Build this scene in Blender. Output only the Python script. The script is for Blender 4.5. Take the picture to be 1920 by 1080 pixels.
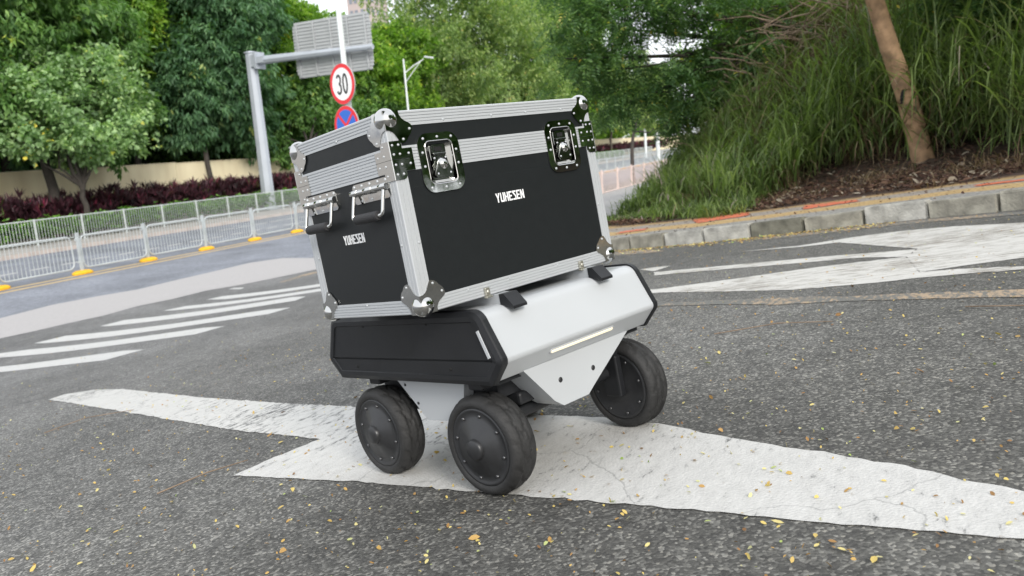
import bpy, bmesh, math, random
import numpy as np
from mathutils import Vector, Matrix
for o in list(bpy.data.objects): bpy.data.objects.remove(o)
sc = bpy.context.scene
C = sc.collection
# ------------------------------------------------------------------ camera
cam = bpy.data.cameras.new('camera'); camo = bpy.data.objects.new('camera', cam); C.objects.link(camo)
cam.sensor_width = 36; cam.lens = 28.125; cam.clip_start = .05; cam.clip_end = 3000
RW = Matrix(((0.4104455, -0.1886183, 0.8921645), (-0.9088906, -0.0053960, 0.4169997), (-0.0738396, -0.9820357, -0.1736482)))
mc = Matrix((RW.col[0], -RW.col[1], -RW.col[2])).transposed().to_4x4()
mc.translation = Vector((0, 0, 2.488))
camo.matrix_world = mc
cam.dof.use_dof = True; cam.dof.focus_distance = 2.35; cam.dof.aperture_fstop = 4.8
sc.camera = camo
# ------------------------------------------------------------------ light
w = bpy.data.worlds.new('World'); sc.world = w; w.use_nodes = True
nt = w.node_tree; bg = nt.nodes['Background']
sky = nt.nodes.new('ShaderNodeTexSky'); sky.sky_type = 'NISHITA'; sky.sun_disc = False
SUN_EL, SUN_AZ = math.radians(33), math.radians(226)      # azimuth counter-clockwise from +X
sky.sun_elevation = SUN_EL; sky.sun_rotation = math.radians(90) - SUN_AZ
sky.dust_density = 4; sky.air_density = 1.0; sky.ozone_density = 1
mixs = nt.nodes.new('ShaderNodeMix'); mixs.data_type = 'RGBA'; mixs.inputs[0].default_value = .86
nt.links.new(sky.outputs[0], mixs.inputs[6]); mixs.inputs[7].default_value = (7.0, 7.2, 7.5, 1)
nt.links.new(mixs.outputs[2], bg.inputs[0]); bg.inputs[1].default_value = .15
sl = bpy.data.lights.new('sun', 'SUN'); sl.energy = 1.9; sl.angle = math.radians(16); sl.color = (1, .96, .9)
so = bpy.data.objects.new('sun', sl); C.objects.link(so)
sd = Vector((math.cos(SUN_EL)*math.cos(SUN_AZ), math.cos(SUN_EL)*math.sin(SUN_AZ), math.sin(SUN_EL)))
so.rotation_euler = sd.to_track_quat('Z', 'Y').to_euler(); so.location = (0, 0, 30)
vs = sc.view_settings; sc.display_settings.display_device = 'sRGB'
vs.view_transform = 'Standard'; vs.look = 'None'; vs.gamma = 1; vs.exposure = 0.55; vs.use_curve_mapping = False

# ------------------------------------------------------------------ materials
MATS = {}
def N(t, k, **kw):
    n = t.nodes.new(k)
    for a, b in kw.items(): setattr(n, a, b)
    return n
def mat(name, col, rough=.6, metal=0., var=0., vscale=20., bump=0., bscale=80., coat=0., rvar=0., emit=None, spec=.5):
    m = bpy.data.materials.new(name); m.use_nodes = True; t = m.node_tree; b = t.nodes['Principled BSDF']
    b.inputs['Base Color'].default_value = (*col, 1); b.inputs['Roughness'].default_value = rough
    b.inputs['Metallic'].default_value = metal; b.inputs['Coat Weight'].default_value = coat
    b.inputs['Specular IOR Level'].default_value = spec
    tc = N(t, 'ShaderNodeTexCoord')
    if var or rvar:
        n = N(t, 'ShaderNodeTexNoise'); n.inputs['Scale'].default_value = vscale; n.inputs['Detail'].default_value = 6
        t.links.new(tc.outputs['Object'], n.inputs['Vector'])
        if var:
            mr = N(t, 'ShaderNodeMapRange'); mr.inputs['From Min'].default_value = .3; mr.inputs['From Max'].default_value = .7
            mr.inputs['To Min'].default_value = 1-var; mr.inputs['To Max'].default_value = 1+var
            t.links.new(n.outputs['Fac'], mr.inputs['Value'])
            mx = N(t, 'ShaderNodeVectorMath', operation='SCALE'); mx.inputs[0].default_value = col
            t.links.new(mr.outputs[0], mx.inputs['Scale']); t.links.new(mx.outputs[0], b.inputs['Base Color'])
        if rvar:
            mr = N(t, 'ShaderNodeMapRange'); mr.inputs['From Min'].default_value = .35; mr.inputs['From Max'].default_value = .65
            mr.inputs['To Min'].default_value = max(0, rough-rvar); mr.inputs['To Max'].default_value = rough+rvar
            t.links.new(n.outputs['Fac'], mr.inputs['Value']); t.links.new(mr.outputs[0], b.inputs['Roughness'])
    if bump:
        n2 = N(t, 'ShaderNodeTexNoise'); n2.inputs['Scale'].default_value = bscale; n2.inputs['Detail'].default_value = 5
        t.links.new(tc.outputs['Object'], n2.inputs['Vector'])
        bp = N(t, 'ShaderNodeBump'); bp.inputs['Strength'].default_value = bump; bp.inputs['Distance'].default_value = .01
        t.links.new(n2.outputs['Fac'], bp.inputs['Height']); t.links.new(bp.outputs[0], b.inputs['Normal'])
    if emit:
        b.inputs['Emission Color'].default_value = (*emit[:3], 1); b.inputs['Emission Strength'].default_value = emit[3]
    MATS[name] = m
    return m
def leafmat(name, stops, rough=.5, trans=.35, spec=.4):
    """colour picked per leaf through the 'tint' attribute"""
    m = bpy.data.materials.new(name); m.use_nodes = True; t = m.node_tree
    b = t.nodes['Principled BSDF']; out = t.nodes['Material Output']
    a = N(t, 'ShaderNodeAttribute', attribute_name='tint'); r = N(t, 'ShaderNodeValToRGB')
    el = r.color_ramp.elements
    while len(el) < len(stops): el.new(.5)
    for e, (p, c) in zip(el, stops): e.position = p; e.color = (*c, 1)
    t.links.new(a.outputs['Fac'], r.inputs[0]); t.links.new(r.outputs[0], b.inputs['Base Color'])
    b.inputs['Roughness'].default_value = rough; b.inputs['Specular IOR Level'].default_value = spec
    tr = N(t, 'ShaderNodeBsdfTranslucent'); g = N(t, 'ShaderNodeVectorMath', operation='MULTIPLY'); g.inputs[1].default_value = (1.25, 1.5, .55)
    t.links.new(r.outputs[0], g.inputs[0]); t.links.new(g.outputs[0], tr.inputs[0])
    mx = N(t, 'ShaderNodeMixShader'); mx.inputs[0].default_value = trans
    t.links.new(b.outputs[0], mx.inputs[1]); t.links.new(tr.outputs[0], mx.inputs[2]); t.links.new(mx.outputs[0], out.inputs['Surface'])
    MATS[name] = m; return m

mat('aluminium', (.46, .48, .495), .5, .18, var=.02, vscale=8)
mat('chrome', (.56, .56, .545), .08, 1., rvar=.05, vscale=30)
mat('latch_chrome_dark', (.30, .31, .29), .16, 1., rvar=.05, vscale=40)  # chrome with a darker colour, for the dark reflections in the latch recess
mat('bolt_steel', (.16, .16, .165), .35, .9)
mat('zinc', (.6, .58, .5), .3, .9, var=.2, vscale=60)
mat('case_board', (.011, .013, .014), .45, var=.04, vscale=40, bump=.05, bscale=300, rvar=.02, spec=.3)
mat('black_plastic', (.014, .015, .017), .48, var=.15, vscale=12, bump=.05, bscale=500, rvar=.08, spec=.35)
mat('rubber', (.019, .019, .019), .68, var=.22, vscale=25, bump=.2, bscale=120)
mat('grip_rubber', (.02, .02, .022), .6, bump=.3, bscale=300)
mat('rim_grey', (.035, .036, .038), .42, .3, var=.12, vscale=20, rvar=.06)
mat('shell_white', (.44, .46, .475), .38, var=.02, vscale=3, bump=.02, bscale=500, coat=.05, rvar=.06)
mat('print_white', (.85, .86, .86), .5)
mat('light_strip', (.6, .56, .44), .3, emit=(1, .90, .66, .5))
mat('side_lens', (.48, .50, .52), .25, coat=.3)
mat('dark_gap', (.006, .006, .006), .8)
mat('galv', (.52, .56, .57), .45, .35, var=.12, vscale=2.5, rvar=.08)
mat('galv_pole', (.42, .455, .50), .5, .15, var=.06, vscale=1.2, rvar=.08)
mat('sheet_back', (.46, .475, .485), .5, .2, var=.05, vscale=1.5)
mat('pole_white', (.74, .78, .78), .5, var=.05, vscale=3)
mat('sign_red', (.72, .02, .03), .35); mat('sign_blue', (.02, .13, .55), .35)
mat('sign_white', (.84, .84, .83), .35); mat('sign_black', (.02, .02, .02), .4)
mat('base_yellow', (.75, .42, .01), .6, var=.15, vscale=5, bump=.1)
mat('rail_paint', (.50, .54, .53), .5, .1, var=.1, vscale=4)
mat('rail_pink', (.72, .58, .53), .55, var=.1, vscale=4)
mat('bark_grey', (.085, .07, .058), .9, var=.35, vscale=9, bump=.8, bscale=25)
mat('bark_dark', (.05, .042, .036), .9, var=.3, vscale=9, bump=.8, bscale=25)
mat('bark_orange', (.29, .185, .105), .85, var=.45, vscale=7, bump=.7, bscale=30)
mat('tower_pink', (.45, .38, .36), .8, var=.1, vscale=.1)
mat('tower_glass', (.2, .22, .25), .3)
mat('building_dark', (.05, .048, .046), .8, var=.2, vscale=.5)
mat('window_reflection', (.03, .07, .08), .15)  # teal reflection put into the colour of the panes
mat('litter_twig', (.22, .16, .11), .9, var=.3, vscale=10)

G = Vector
leafmat('leaf_mango', [(0, (0.065, 0.138, 0.048)), (.45, (0.145, 0.275, 0.083)), (.85, (0.274, 0.439, 0.132)), (1, (0.583, 0.660, 0.147))])
leafmat('leaf_dark', [(0, (0.045, 0.112, 0.055)), (.5, (0.108, 0.220, 0.104)), (.9, (0.190, 0.336, 0.151)), (1, (0.461, 0.498, 0.151))])
leafmat('leaf_light', [(0, (0.131, 0.220, 0.103)), (.5, (0.312, 0.464, 0.227)), (.88, (0.494, 0.645, 0.293)), (1, (1.117, 0.928, 0.146))])
leafmat('leaf_lime', [(0, (0.062, 0.132, 0.030)), (.5, (0.187, 0.333, 0.049)), (.9, (0.374, 0.526, 0.073)), (1, (0.666, 0.632, 0.098))], trans=.45)
leafmat('leaf_fine', [(0, (0.102, 0.168, 0.071)), (.5, (0.262, 0.364, 0.141)), (.9, (0.486, 0.558, 0.213)), (1, (0.891, 0.673, 0.321))], trans=.42)
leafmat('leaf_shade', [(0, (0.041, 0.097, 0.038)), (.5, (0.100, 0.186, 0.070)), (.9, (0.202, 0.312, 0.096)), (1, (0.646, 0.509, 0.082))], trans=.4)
leafmat('leaf_red', [(0, (0.023, 0.014, 0.017)), (.55, (0.072, 0.026, 0.038)), (.85, (0.130, 0.036, 0.060)), (.95, (0.364, 0.048, 0.108)), (1, (0.065, 0.096, 0.024))], trans=.25)
leafmat('leaf_hedge', [(0, (0.062, 0.150, 0.031)), (.5, (0.140, 0.300, 0.047)), (1, (0.265, 0.480, 0.078))])
leafmat('grass', [(0, (0.068, 0.105, 0.040)), (.45, (0.168, 0.239, 0.074)), (.85, (0.285, 0.354, 0.136)), (1, (0.534, 0.381, 0.440))], rough=.45, trans=.4)
leafmat('leaf_brush', [(0, (.05, .055, .02)), (.45, (.10, .13, .04)), (.75, (.16, .19, .06)), (1, (.26, .19, .10))], trans=.4)
leafmat('grass_dry', [(0, (.06, .04, .025)), (.5, (.15, .10, .055)), (1, (.30, .24, .15))], rough=.8, trans=.2)
leafmat('litter', [(0, (.035, .018, .012)), (.5, (.085, .042, .03)), (.85, (.16, .10, .06)), (1, (.36, .32, .25))], rough=.85, trans=.05)
leafmat('fallen', [(0, (.20, .10, .04)), (.3, (.42, .25, .08)), (.7, (.58, .46, .14)), (.9, (.55, .52, .28)), (1, (.25, .36, .08))], rough=.6, trans=.1)

# ------------------------------------------------------------------ terrain
def zt(X, Y):
    fade = max(0, min(1, (14-Y)/8))
    base = 1.608-.134*Y if -14 <= Y < 9 else (3.484+(-14-Y)*.02 if Y < -14 else ((.402-.134*(Y-9)+.134*(Y-9)**2/12) if Y < 15 else 0.))
    return base-.016*(max(-8, min(12, X))-2.4)*fade
KERB = [(3.2, -10), (4.5, -7.5), (5.5, -5.5), (6.3, -3.9), (6.9, -2.75), (7.35, -1.82), (7.72, -1.12), (8.0, -.66), (8.26, -.19), (8.5, .33), (8.68, .86), (8.87, 1.38), (9.12, 1.91), (9.46, 2.5), (9.85, 3.12), (10.5, 4.1), (11.5, 5.3), (13, 6.8), (15, 8.3), (17.5, 9.4), (20.5, 10.1), (25, 10.5), (40, 10.9), (130, 11.5)]
KP = np.array(KERB, float)
def kdist(X, Y):
    """signed distance behind the kerb line (positive on the bank side)"""
    X = np.asarray(X, float); Y = np.asarray(Y, float)
    best = np.full(X.shape, 1e9); sg = np.ones(X.shape); gx = np.zeros(X.shape); gy = np.zeros(X.shape)
    for i in range(len(KP)-1):
        a, b = KP[i], KP[i+1]; d = b-a; L2 = d@d
        t = np.clip(((X-a[0])*d[0]+(Y-a[1])*d[1])/L2, 0, 1)
        px, py = a[0]+t*d[0], a[1]+t*d[1]; ds = np.hypot(X-px, Y-py)
        s = np.sign((X-a[0])*d[1]-(Y-a[1])*d[0]); s[s == 0] = 1
        m = ds < best
        best = np.where(m, ds, best); sg = np.where(m, s, sg); gx = np.where(m, (X-px), gx); gy = np.where(m, (Y-py), gy)
    return best*sg, gx, gy
def sm(x, a, b):
    t = np.clip((x-a)/(b-a), 0, 1); return t*t*(3-2*t)
def bank_rise(X, Y, d):
    up = .07*np.clip(d-1.9, 0, 1.6)+.30*np.clip(d-3.5, 0, 6)
    f = 1-sm(Y-.12*(X-11), 1.8, 4.6)
    return up*f
def bz(X, Y):
    d, _, _ = kdist(np.array([X]), np.array([Y]))
    return zt(X, Y)+.135+float(bank_rise(np.array([X]), np.array([Y]), d)[0])

# ------------------------------------------------------------------ helpers
def link(name, me, mats, parent=None, smooth=False):
    for m in mats: me.materials.append(MATS[m] if isinstance(m, str) else m)
    if smooth: me.polygons.foreach_set('use_smooth', [True]*len(me.polygons))
    o = bpy.data.objects.new(name, me); C.objects.link(o)
    if parent is not None: o.parent = parent
    return o
def npmesh(name, V, F, mats, parent=None, tint=None, smooth=False):
    """V (n,3), F (m,k) with constant k"""
    me = bpy.data.meshes.new(name); V = np.asarray(V, np.float32); F = np.asarray(F, np.int32); k = F.shape[1]
    me.vertices.add(len(V)); me.vertices.foreach_set('co', V.ravel())
    me.loops.add(F.size); me.loops.foreach_set('vertex_index', F.ravel())
    me.polygons.add(len(F)); me.polygons.foreach_set('loop_start', np.arange(len(F), dtype=np.int32)*k)
    try: me.polygons.foreach_set('loop_total', np.full(len(F), k, np.int32))
    except Exception: pass
    if tint is not None:
        a = me.attributes.new('tint', 'FLOAT', 'POINT'); a.data.foreach_set('value', np.asarray(tint, np.float32))
    me.update(calc_edges=True)
    return link(name, me, mats, parent, smooth)
class MB:
    def __init__(s): s.v = []; s.f = []; s.m = []; s.s = []
    def add(s, vs, fs, m=0, sm_=False):
        b = len(s.v); s.v += [tuple(v) for v in vs]
        for f in fs: s.f.append(tuple(b+i for i in f)); s.m.append(m); s.s.append(sm_)
        return s
    def box(s, x0, x1, y0, y1, z0, z1, m=0, c=0.):
        if c <= 0:
            vs = [(x, y, z) for z in (z0, z1) for y in (y0, y1) for x in (x0, x1)]
            fs = [(0, 2, 3, 1), (4, 5, 7, 6), (0, 1, 5, 4), (2, 6, 7, 3), (0, 4, 6, 2), (1, 3, 7, 5)]
            return s.add(vs, fs, m)
        bm = bmesh.new(); bmesh.ops.create_cube(bm, size=1)
        for v in bm.verts: v.co = ((x0+x1)/2+v.co.x*(x1-x0), (y0+y1)/2+v.co.y*(y1-y0), (z0+z1)/2+v.co.z*(z1-z0))
        bmesh.ops.bevel(bm, geom=bm.edges[:], offset=c, segments=2, affect='EDGES', profile=.5)
        return s.bm(bm, m)
    def bm(s, bm, m=0, mat4=None, sm_=False):
        bm.verts.index_update(); vs = [(mat4 @ v.co if mat4 else v.co)[:] for v in bm.verts]
        s.add(vs, [tuple(v.index for v in f.verts) for f in bm.faces], m, sm_); bm.free(); return s
    def prism(s, pts, fr, t0, t1, m=0, cap=True, sm_=False):
        """pts 2d polygon; fr(a,b,t)->xyz"""
        n = len(pts); vs = [fr(a, b, t0) for a, b in pts]+[fr(a, b, t1) for a, b in pts]
        fs = [(i, (i+1) % n, n+(i+1) % n, n+i) for i in range(n)]
        s.add(vs, fs, m, sm_)
        if cap:
            from mathutils.geometry import tessellate_polygon
            tr = tessellate_polygon([[Vector((a, b, 0)) for a, b in pts]])
            s.add(vs, [t for t in tr]+[tuple(n+i for i in t[::-1]) for t in tr], m)
        return s
    def tube(s, path, r, n=10, m=0, cap=True, sm_=True):
        P = [Vector(p) for p in path]; k = len(P)
        rs = r if hasattr(r, '__len__') else [r]*k
        ref = None; rings = []
        for i in range(k):
            d = (P[min(i+1, k-1)]-P[max(i-1, 0)]).normalized()
            if ref is None: ref = Vector((0, 0, 1)) if abs(d.z) < .9 else Vector((1, 0, 0))
            u = ref-d*ref.dot(d); u.normalize(); ref = u; v = d.cross(u)
            rings.append([P[i]+(u*math.cos(2*math.pi*j/n)+v*math.sin(2*math.pi*j/n))*rs[i] for j in range(n)])
        vs = [p[:] for rg in rings for p in rg]
        fs = [(i*n+j, i*n+(j+1) % n, (i+1)*n+(j+1) % n, (i+1)*n+j) for i in range(k-1) for j in range(n)]
        s.add(vs, fs, m, sm_)
        if cap: s.add(vs, [tuple(range(n))[::-1], tuple((k-1)*n+j for j in range(n))], m)
        return s
    def lathe(s, prf, org, ax, n=32, m=0, sm_=True, disp=None):
        """prf list of (r, h) along axis ax from org"""
        ax = Vector(ax).normalized(); u = ax.orthogonal().normalized(); v = ax.cross(u); org = Vector(org)
        vs = []
        for j, (r, h) in enumerate(prf):
            for i in range(n):
                a = 2*math.pi*i/n; rr = r+(disp(i, j) if disp else 0)
                vs.append((org+ax*h+(u*math.cos(a)+v*math.sin(a))*rr)[:])
        k = len(prf)
        fs = [(j*n+i, j*n+(i+1) % n, (j+1)*n+(i+1) % n, (j+1)*n+i) for j in range(k-1) for i in range(n)]
        s.add(vs, fs, m, sm_)
        if prf[0][0] > 1e-4: s.add(vs, [tuple(range(n))[::-1]], m)
        if prf[-1][0] > 1e-4: s.add(vs, [tuple((k-1)*n+i for i in range(n))], m)
        return s
    def dome(s, c, nrm, r, m=0, h=.6, n=8):
        return s.lathe([(r, 0), (r*.85, r*h*.6), (r*.45, r*h*.95), (0.0002, r*h)], c, nrm, n, m)
    def sphere(s, c, r, m=0, n=20):
        bm = bmesh.new(); bmesh.ops.create_uvsphere(bm, u_segments=n, v_segments=n//2+2, radius=r)
        return s.bm(bm, m, Matrix.Translation(c), True)
    def build(s, name, mats, parent=None, org=(0, 0, 0), M=None):
        me = bpy.data.meshes.new(name); ox, oy, oz = org
        if isinstance(mats, str): mats = [mats]
        vs = [(x-ox, y-oy, z-oz) for x, y, z in s.v]
        me.from_pydata(vs, [], s.f); me.validate()
        if len(me.polygons) == len(s.f):
            me.polygons.foreach_set('material_index', s.m); me.polygons.foreach_set('use_smooth', s.s)
        o = link(name, me, mats, parent)
        return o
def tag(o, label=None, cat=None, group=None, kind=None):
    for k, v in (('label', label), ('category', cat), ('group', group), ('kind', kind)):
        if v: o[k] = v
    return o
def empty(name, loc, label=None, cat=None, group=None, rz=0., M=None):
    o = bpy.data.objects.new(name, None); C.objects.link(o); o.empty_display_size = .2
    if M is not None: o.matrix_world = M
    else: o.location = loc; o.rotation_euler = (0, 0, rz)
    return tag(o, label, cat, group)
def copy_tree(o, parent=None):
    c = o.copy(); C.objects.link(c); c.parent = parent
    for ch in o.children: copy_tree(ch, c)
    return c
def setlab(o, label, group=None):
    o['label'] = label
    if group: o['group'] = group
# ------------------------------------------------------------------ road surface materials
def asphalt_mat():
    m = bpy.data.materials.new('asphalt'); m.use_nodes = True; t = m.node_tree; b = t.nodes['Principled BSDF']
    L = t.links.new
    g = N(t, 'ShaderNodeNewGeometry'); sx = N(t, 'ShaderNodeSeparateXYZ'); L(g.outputs['Position'], sx.inputs[0])
    vo = N(t, 'ShaderNodeTexVoronoi'); vo.inputs['Scale'].default_value = 120; L(g.outputs['Position'], vo.inputs['Vector'])
    vo2 = N(t, 'ShaderNodeTexVoronoi'); vo2.inputs['Scale'].default_value = 55; L(g.outputs['Position'], vo2.inputs['Vector'])
    no = N(t, 'ShaderNodeTexNoise'); no.inputs['Scale'].default_value = .9; no.inputs['Detail'].default_value = 7; L(g.outputs['Position'], no.inputs['Vector'])
    nm = N(t, 'ShaderNodeTexNoise'); nm.inputs['Scale'].default_value = 9; nm.inputs['Detail'].default_value = 5; L(g.outputs['Position'], nm.inputs['Vector'])
    # old coarse asphalt on the slope, colour lightened towards the junction for its brightness at grazing view and some dust, newer smooth bluish surface on the main road
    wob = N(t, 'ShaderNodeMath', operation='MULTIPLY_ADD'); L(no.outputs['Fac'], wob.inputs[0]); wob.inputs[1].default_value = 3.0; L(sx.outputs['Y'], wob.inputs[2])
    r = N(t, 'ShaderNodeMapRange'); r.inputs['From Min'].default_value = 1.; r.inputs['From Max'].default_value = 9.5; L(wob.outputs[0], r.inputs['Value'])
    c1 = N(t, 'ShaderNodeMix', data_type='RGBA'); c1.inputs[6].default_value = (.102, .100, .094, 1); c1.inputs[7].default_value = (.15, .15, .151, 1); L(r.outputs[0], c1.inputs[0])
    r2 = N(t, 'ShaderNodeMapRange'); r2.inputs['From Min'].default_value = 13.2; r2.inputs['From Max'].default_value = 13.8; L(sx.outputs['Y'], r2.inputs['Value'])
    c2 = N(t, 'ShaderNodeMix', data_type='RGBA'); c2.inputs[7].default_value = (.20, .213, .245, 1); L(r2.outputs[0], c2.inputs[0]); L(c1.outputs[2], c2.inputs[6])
    # stones of the aggregate
    sp = N(t, 'ShaderNodeSeparateColor'); L(vo.outputs['Color'], sp.inputs[0])
    ra = N(t, 'ShaderNodeValToRGB'); e = ra.color_ramp.elements; e[0].position = 0; e[0].color = (.58, .58, .58, 1); e[1].position = 1; e[1].color = (2.3, 2.25, 2.1, 1)
    for p, c in ((.5, .8), (.8, 1.25), (.93, 2.0)): q = e.new(p); q.color = (c, c, c*.97, 1)
    L(sp.outputs[0], ra.inputs[0])
    sp2 = N(t, 'ShaderNodeSeparateColor'); L(vo2.outputs['Color'], sp2.inputs[0])
    r4 = N(t, 'ShaderNodeMapRange'); r4.inputs['To Min'].default_value = .8; r4.inputs['To Max'].default_value = 1.2; L(sp2.outputs[1], r4.inputs['Value'])
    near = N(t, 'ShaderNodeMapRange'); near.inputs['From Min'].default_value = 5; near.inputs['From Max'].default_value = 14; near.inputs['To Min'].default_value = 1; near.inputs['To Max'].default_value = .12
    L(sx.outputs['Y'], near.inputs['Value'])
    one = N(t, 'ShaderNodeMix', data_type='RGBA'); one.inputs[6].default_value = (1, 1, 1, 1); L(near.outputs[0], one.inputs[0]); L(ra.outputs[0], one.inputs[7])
    m1 = N(t, 'ShaderNodeVectorMath', operation='MULTIPLY'); L(c2.outputs[2], m1.inputs[0]); L(one.outputs[2], m1.inputs[1])
    m2 = N(t, 'ShaderNodeVectorMath', operation='SCALE'); L(m1.outputs[0], m2.inputs[0]); L(r4.outputs[0], m2.inputs['Scale'])
    r5 = N(t, 'ShaderNodeMapRange'); r5.inputs['From Min'].default_value = .3; r5.inputs['From Max'].default_value = .7; r5.inputs['To Min'].default_value = .82; r5.inputs['To Max'].default_value = 1.18; L(nm.outputs['Fac'], r5.inputs['Value'])
    m3 = N(t, 'ShaderNodeVectorMath', operation='SCALE'); L(m2.outputs[0], m3.inputs[0]); L(r5.outputs[0], m3.inputs['Scale'])
    nl = N(t, 'ShaderNodeTexNoise'); nl.inputs['Scale'].default_value = .55; nl.inputs['Detail'].default_value = 8; nl.inputs['Roughness'].default_value = .6; L(g.outputs['Position'], nl.inputs['Vector'])
    r6 = N(t, 'ShaderNodeMapRange'); r6.inputs['From Min'].default_value = .36; r6.inputs['From Max'].default_value = .64; r6.inputs['To Min'].default_value = .78; r6.inputs['To Max'].default_value = 1.2; L(nl.outputs['Fac'], r6.inputs['Value'])
    m4 = N(t, 'ShaderNodeVectorMath', operation='SCALE'); L(m3.outputs[0], m4.inputs[0]); L(r6.outputs[0], m4.inputs['Scale'])
    L(m4.outputs[0], b.inputs['Base Color']); b.inputs['Roughness'].default_value = .72; b.inputs['Specular IOR Level'].default_value = .35
    bp = N(t, 'ShaderNodeBump'); bp.inputs['Strength'].default_value = .55; bp.inputs['Distance'].default_value = .004; L(vo.outputs['Distance'], bp.inputs['Height']); bp.invert = True
    L(bp.outputs[0], b.inputs['Normal']); MATS['asphalt'] = m
asphalt_mat()
def paint_mat(name, col, wear=.5, under=(.12, .12, .118)):
    m = bpy.data.materials.new(name); m.use_nodes = True; t = m.node_tree; b = t.nodes['Principled BSDF']; L = t.links.new
    g = N(t, 'ShaderNodeNewGeometry')
    n1 = N(t, 'ShaderNodeTexNoise'); n1.inputs['Scale'].default_value = 14; n1.inputs['Detail'].default_value = 9; n1.inputs['Roughness'].default_value = .72
    mp = N(t, 'ShaderNodeMapping'); mp.inputs['Rotation'].default_value = (0, 0, .35 if 'worn' in name else .9); mp.inputs['Scale'].default_value = (2.6, .45, 1) if 'worn' in name else (1, 2.6, 1); L(g.outputs['Position'], mp.inputs[0]); L(mp.outputs[0], n1.inputs['Vector'])
    n2 = N(t, 'ShaderNodeTexNoise'); n2.inputs['Scale'].default_value = 1.3; n2.inputs['Detail'].default_value = 4; L(g.outputs['Position'], n2.inputs['Vector'])
    ad = N(t, 'ShaderNodeMath', operation='MULTIPLY_ADD'); L(n2.outputs['Fac'], ad.inputs[0]); ad.inputs[1].default_value = .5; L(n1.outputs['Fac'], ad.inputs[2])
    th = .74+.22*(1-wear)
    r = N(t, 'ShaderNodeMapRange'); r.inputs['From Min'].default_value = th; r.inputs['From Max'].default_value = th+.1; L(ad.outputs[0], r.inputs['Value'])
    # hairline cracks
    vo = N(t, 'ShaderNodeTexVoronoi'); vo.feature = 'DISTANCE_TO_EDGE'; vo.inputs['Scale'].default_value = 1.5
    n3 = N(t, 'ShaderNodeTexNoise'); n3.inputs['Scale'].default_value = 3.5; n3.inputs['Detail'].default_value = 5; L(g.outputs['Position'], n3.inputs['Vector'])
    mv = N(t, 'ShaderNodeMix', data_type='RGBA'); mv.inputs[0].default_value = .22; L(g.outputs['Position'], mv.inputs[6]); L(n3.outputs['Color'], mv.inputs[7]); L(mv.outputs[2], vo.inputs['Vector'])
    rc = N(t, 'ShaderNodeMapRange'); rc.inputs['From Min'].default_value = 0.002; rc.inputs['From Max'].default_value = .0045; rc.inputs['To Min'].default_value = .35; rc.inputs['To Max'].default_value = 0; L(vo.outputs['Distance'], rc.inputs['Value'])
    mx = N(t, 'ShaderNodeMath', operation='MAXIMUM'); L(r.outputs[0], mx.inputs[0]); L(rc.outputs[0], mx.inputs[1])
    dirt = N(t, 'ShaderNodeMapRange'); dirt.inputs['From Min'].default_value = .35; dirt.inputs['From Max'].default_value = .7; dirt.inputs['To Min'].default_value = 1.06; dirt.inputs['To Max'].default_value = .84; L(n1.outputs['Fac'], dirt.inputs['Value'])
    cc = N(t, 'ShaderNodeVectorMath', operation='SCALE'); cc.inputs[0].default_value = col; L(dirt.outputs[0], cc.inputs['Scale'])
    c = N(t, 'ShaderNodeMix', data_type='RGBA'); L(mx.outputs[0], c.inputs[0]); L(cc.outputs[0], c.inputs[6]); c.inputs[7].default_value = (*under, 1)
    L(c.outputs[2], b.inputs['Base Color']); b.inputs['Roughness'].default_value = .62
    v3 = N(t, 'ShaderNodeTexVoronoi'); v3.inputs['Scale'].default_value = 120; L(g.outputs['Position'], v3.inputs['Vector'])
    bp = N(t, 'ShaderNodeBump'); bp.inputs['Strength'].default_value = .45; bp.inputs['Distance'].default_value = .003; L(v3.outputs['Distance'], bp.inputs['Height']); bp.invert = True; L(bp.outputs[0], b.inputs['Normal'])
    MATS[name] = m
paint_mat('paint_white', (.52, .515, .495), .62)
paint_mat('paint_worn', (.55, .54, .51), .95, (.26, .24, .21))
paint_mat('paint_far', (.52, .52, .51), .15, (.2, .2, .2))
paint_mat('paint_apron', (.40, .385, .385), .02, (.4, .4, .4))
paint_mat('paint_yellow', (.36, .27, .18), 1.3, (.13, .13, .12))
paint_mat('paint_median', (.58, .42, .20), .3, (.2, .2, .2))
paint_mat('paint_red', (.62, .16, .08), .55, (.2, .18, .16))
mat('kerb_stone', (.30, .285, .235), .85, var=.5, vscale=6, bump=.8, bscale=45)
mat('kerb_stone_pale', (.42, .41, .37), .85, var=.4, vscale=7, bump=.8, bscale=45)
mat('kerb_stone_dark', (.17, .165, .13), .9, var=.35, vscale=9, bump=.7, bscale=45)
mat('kerb_far', (.46, .40, .36), .85, var=.15, vscale=2)
mat('pavement', (.34, .32, .30), .85, var=.15, vscale=1.4, bump=.2)
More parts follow.
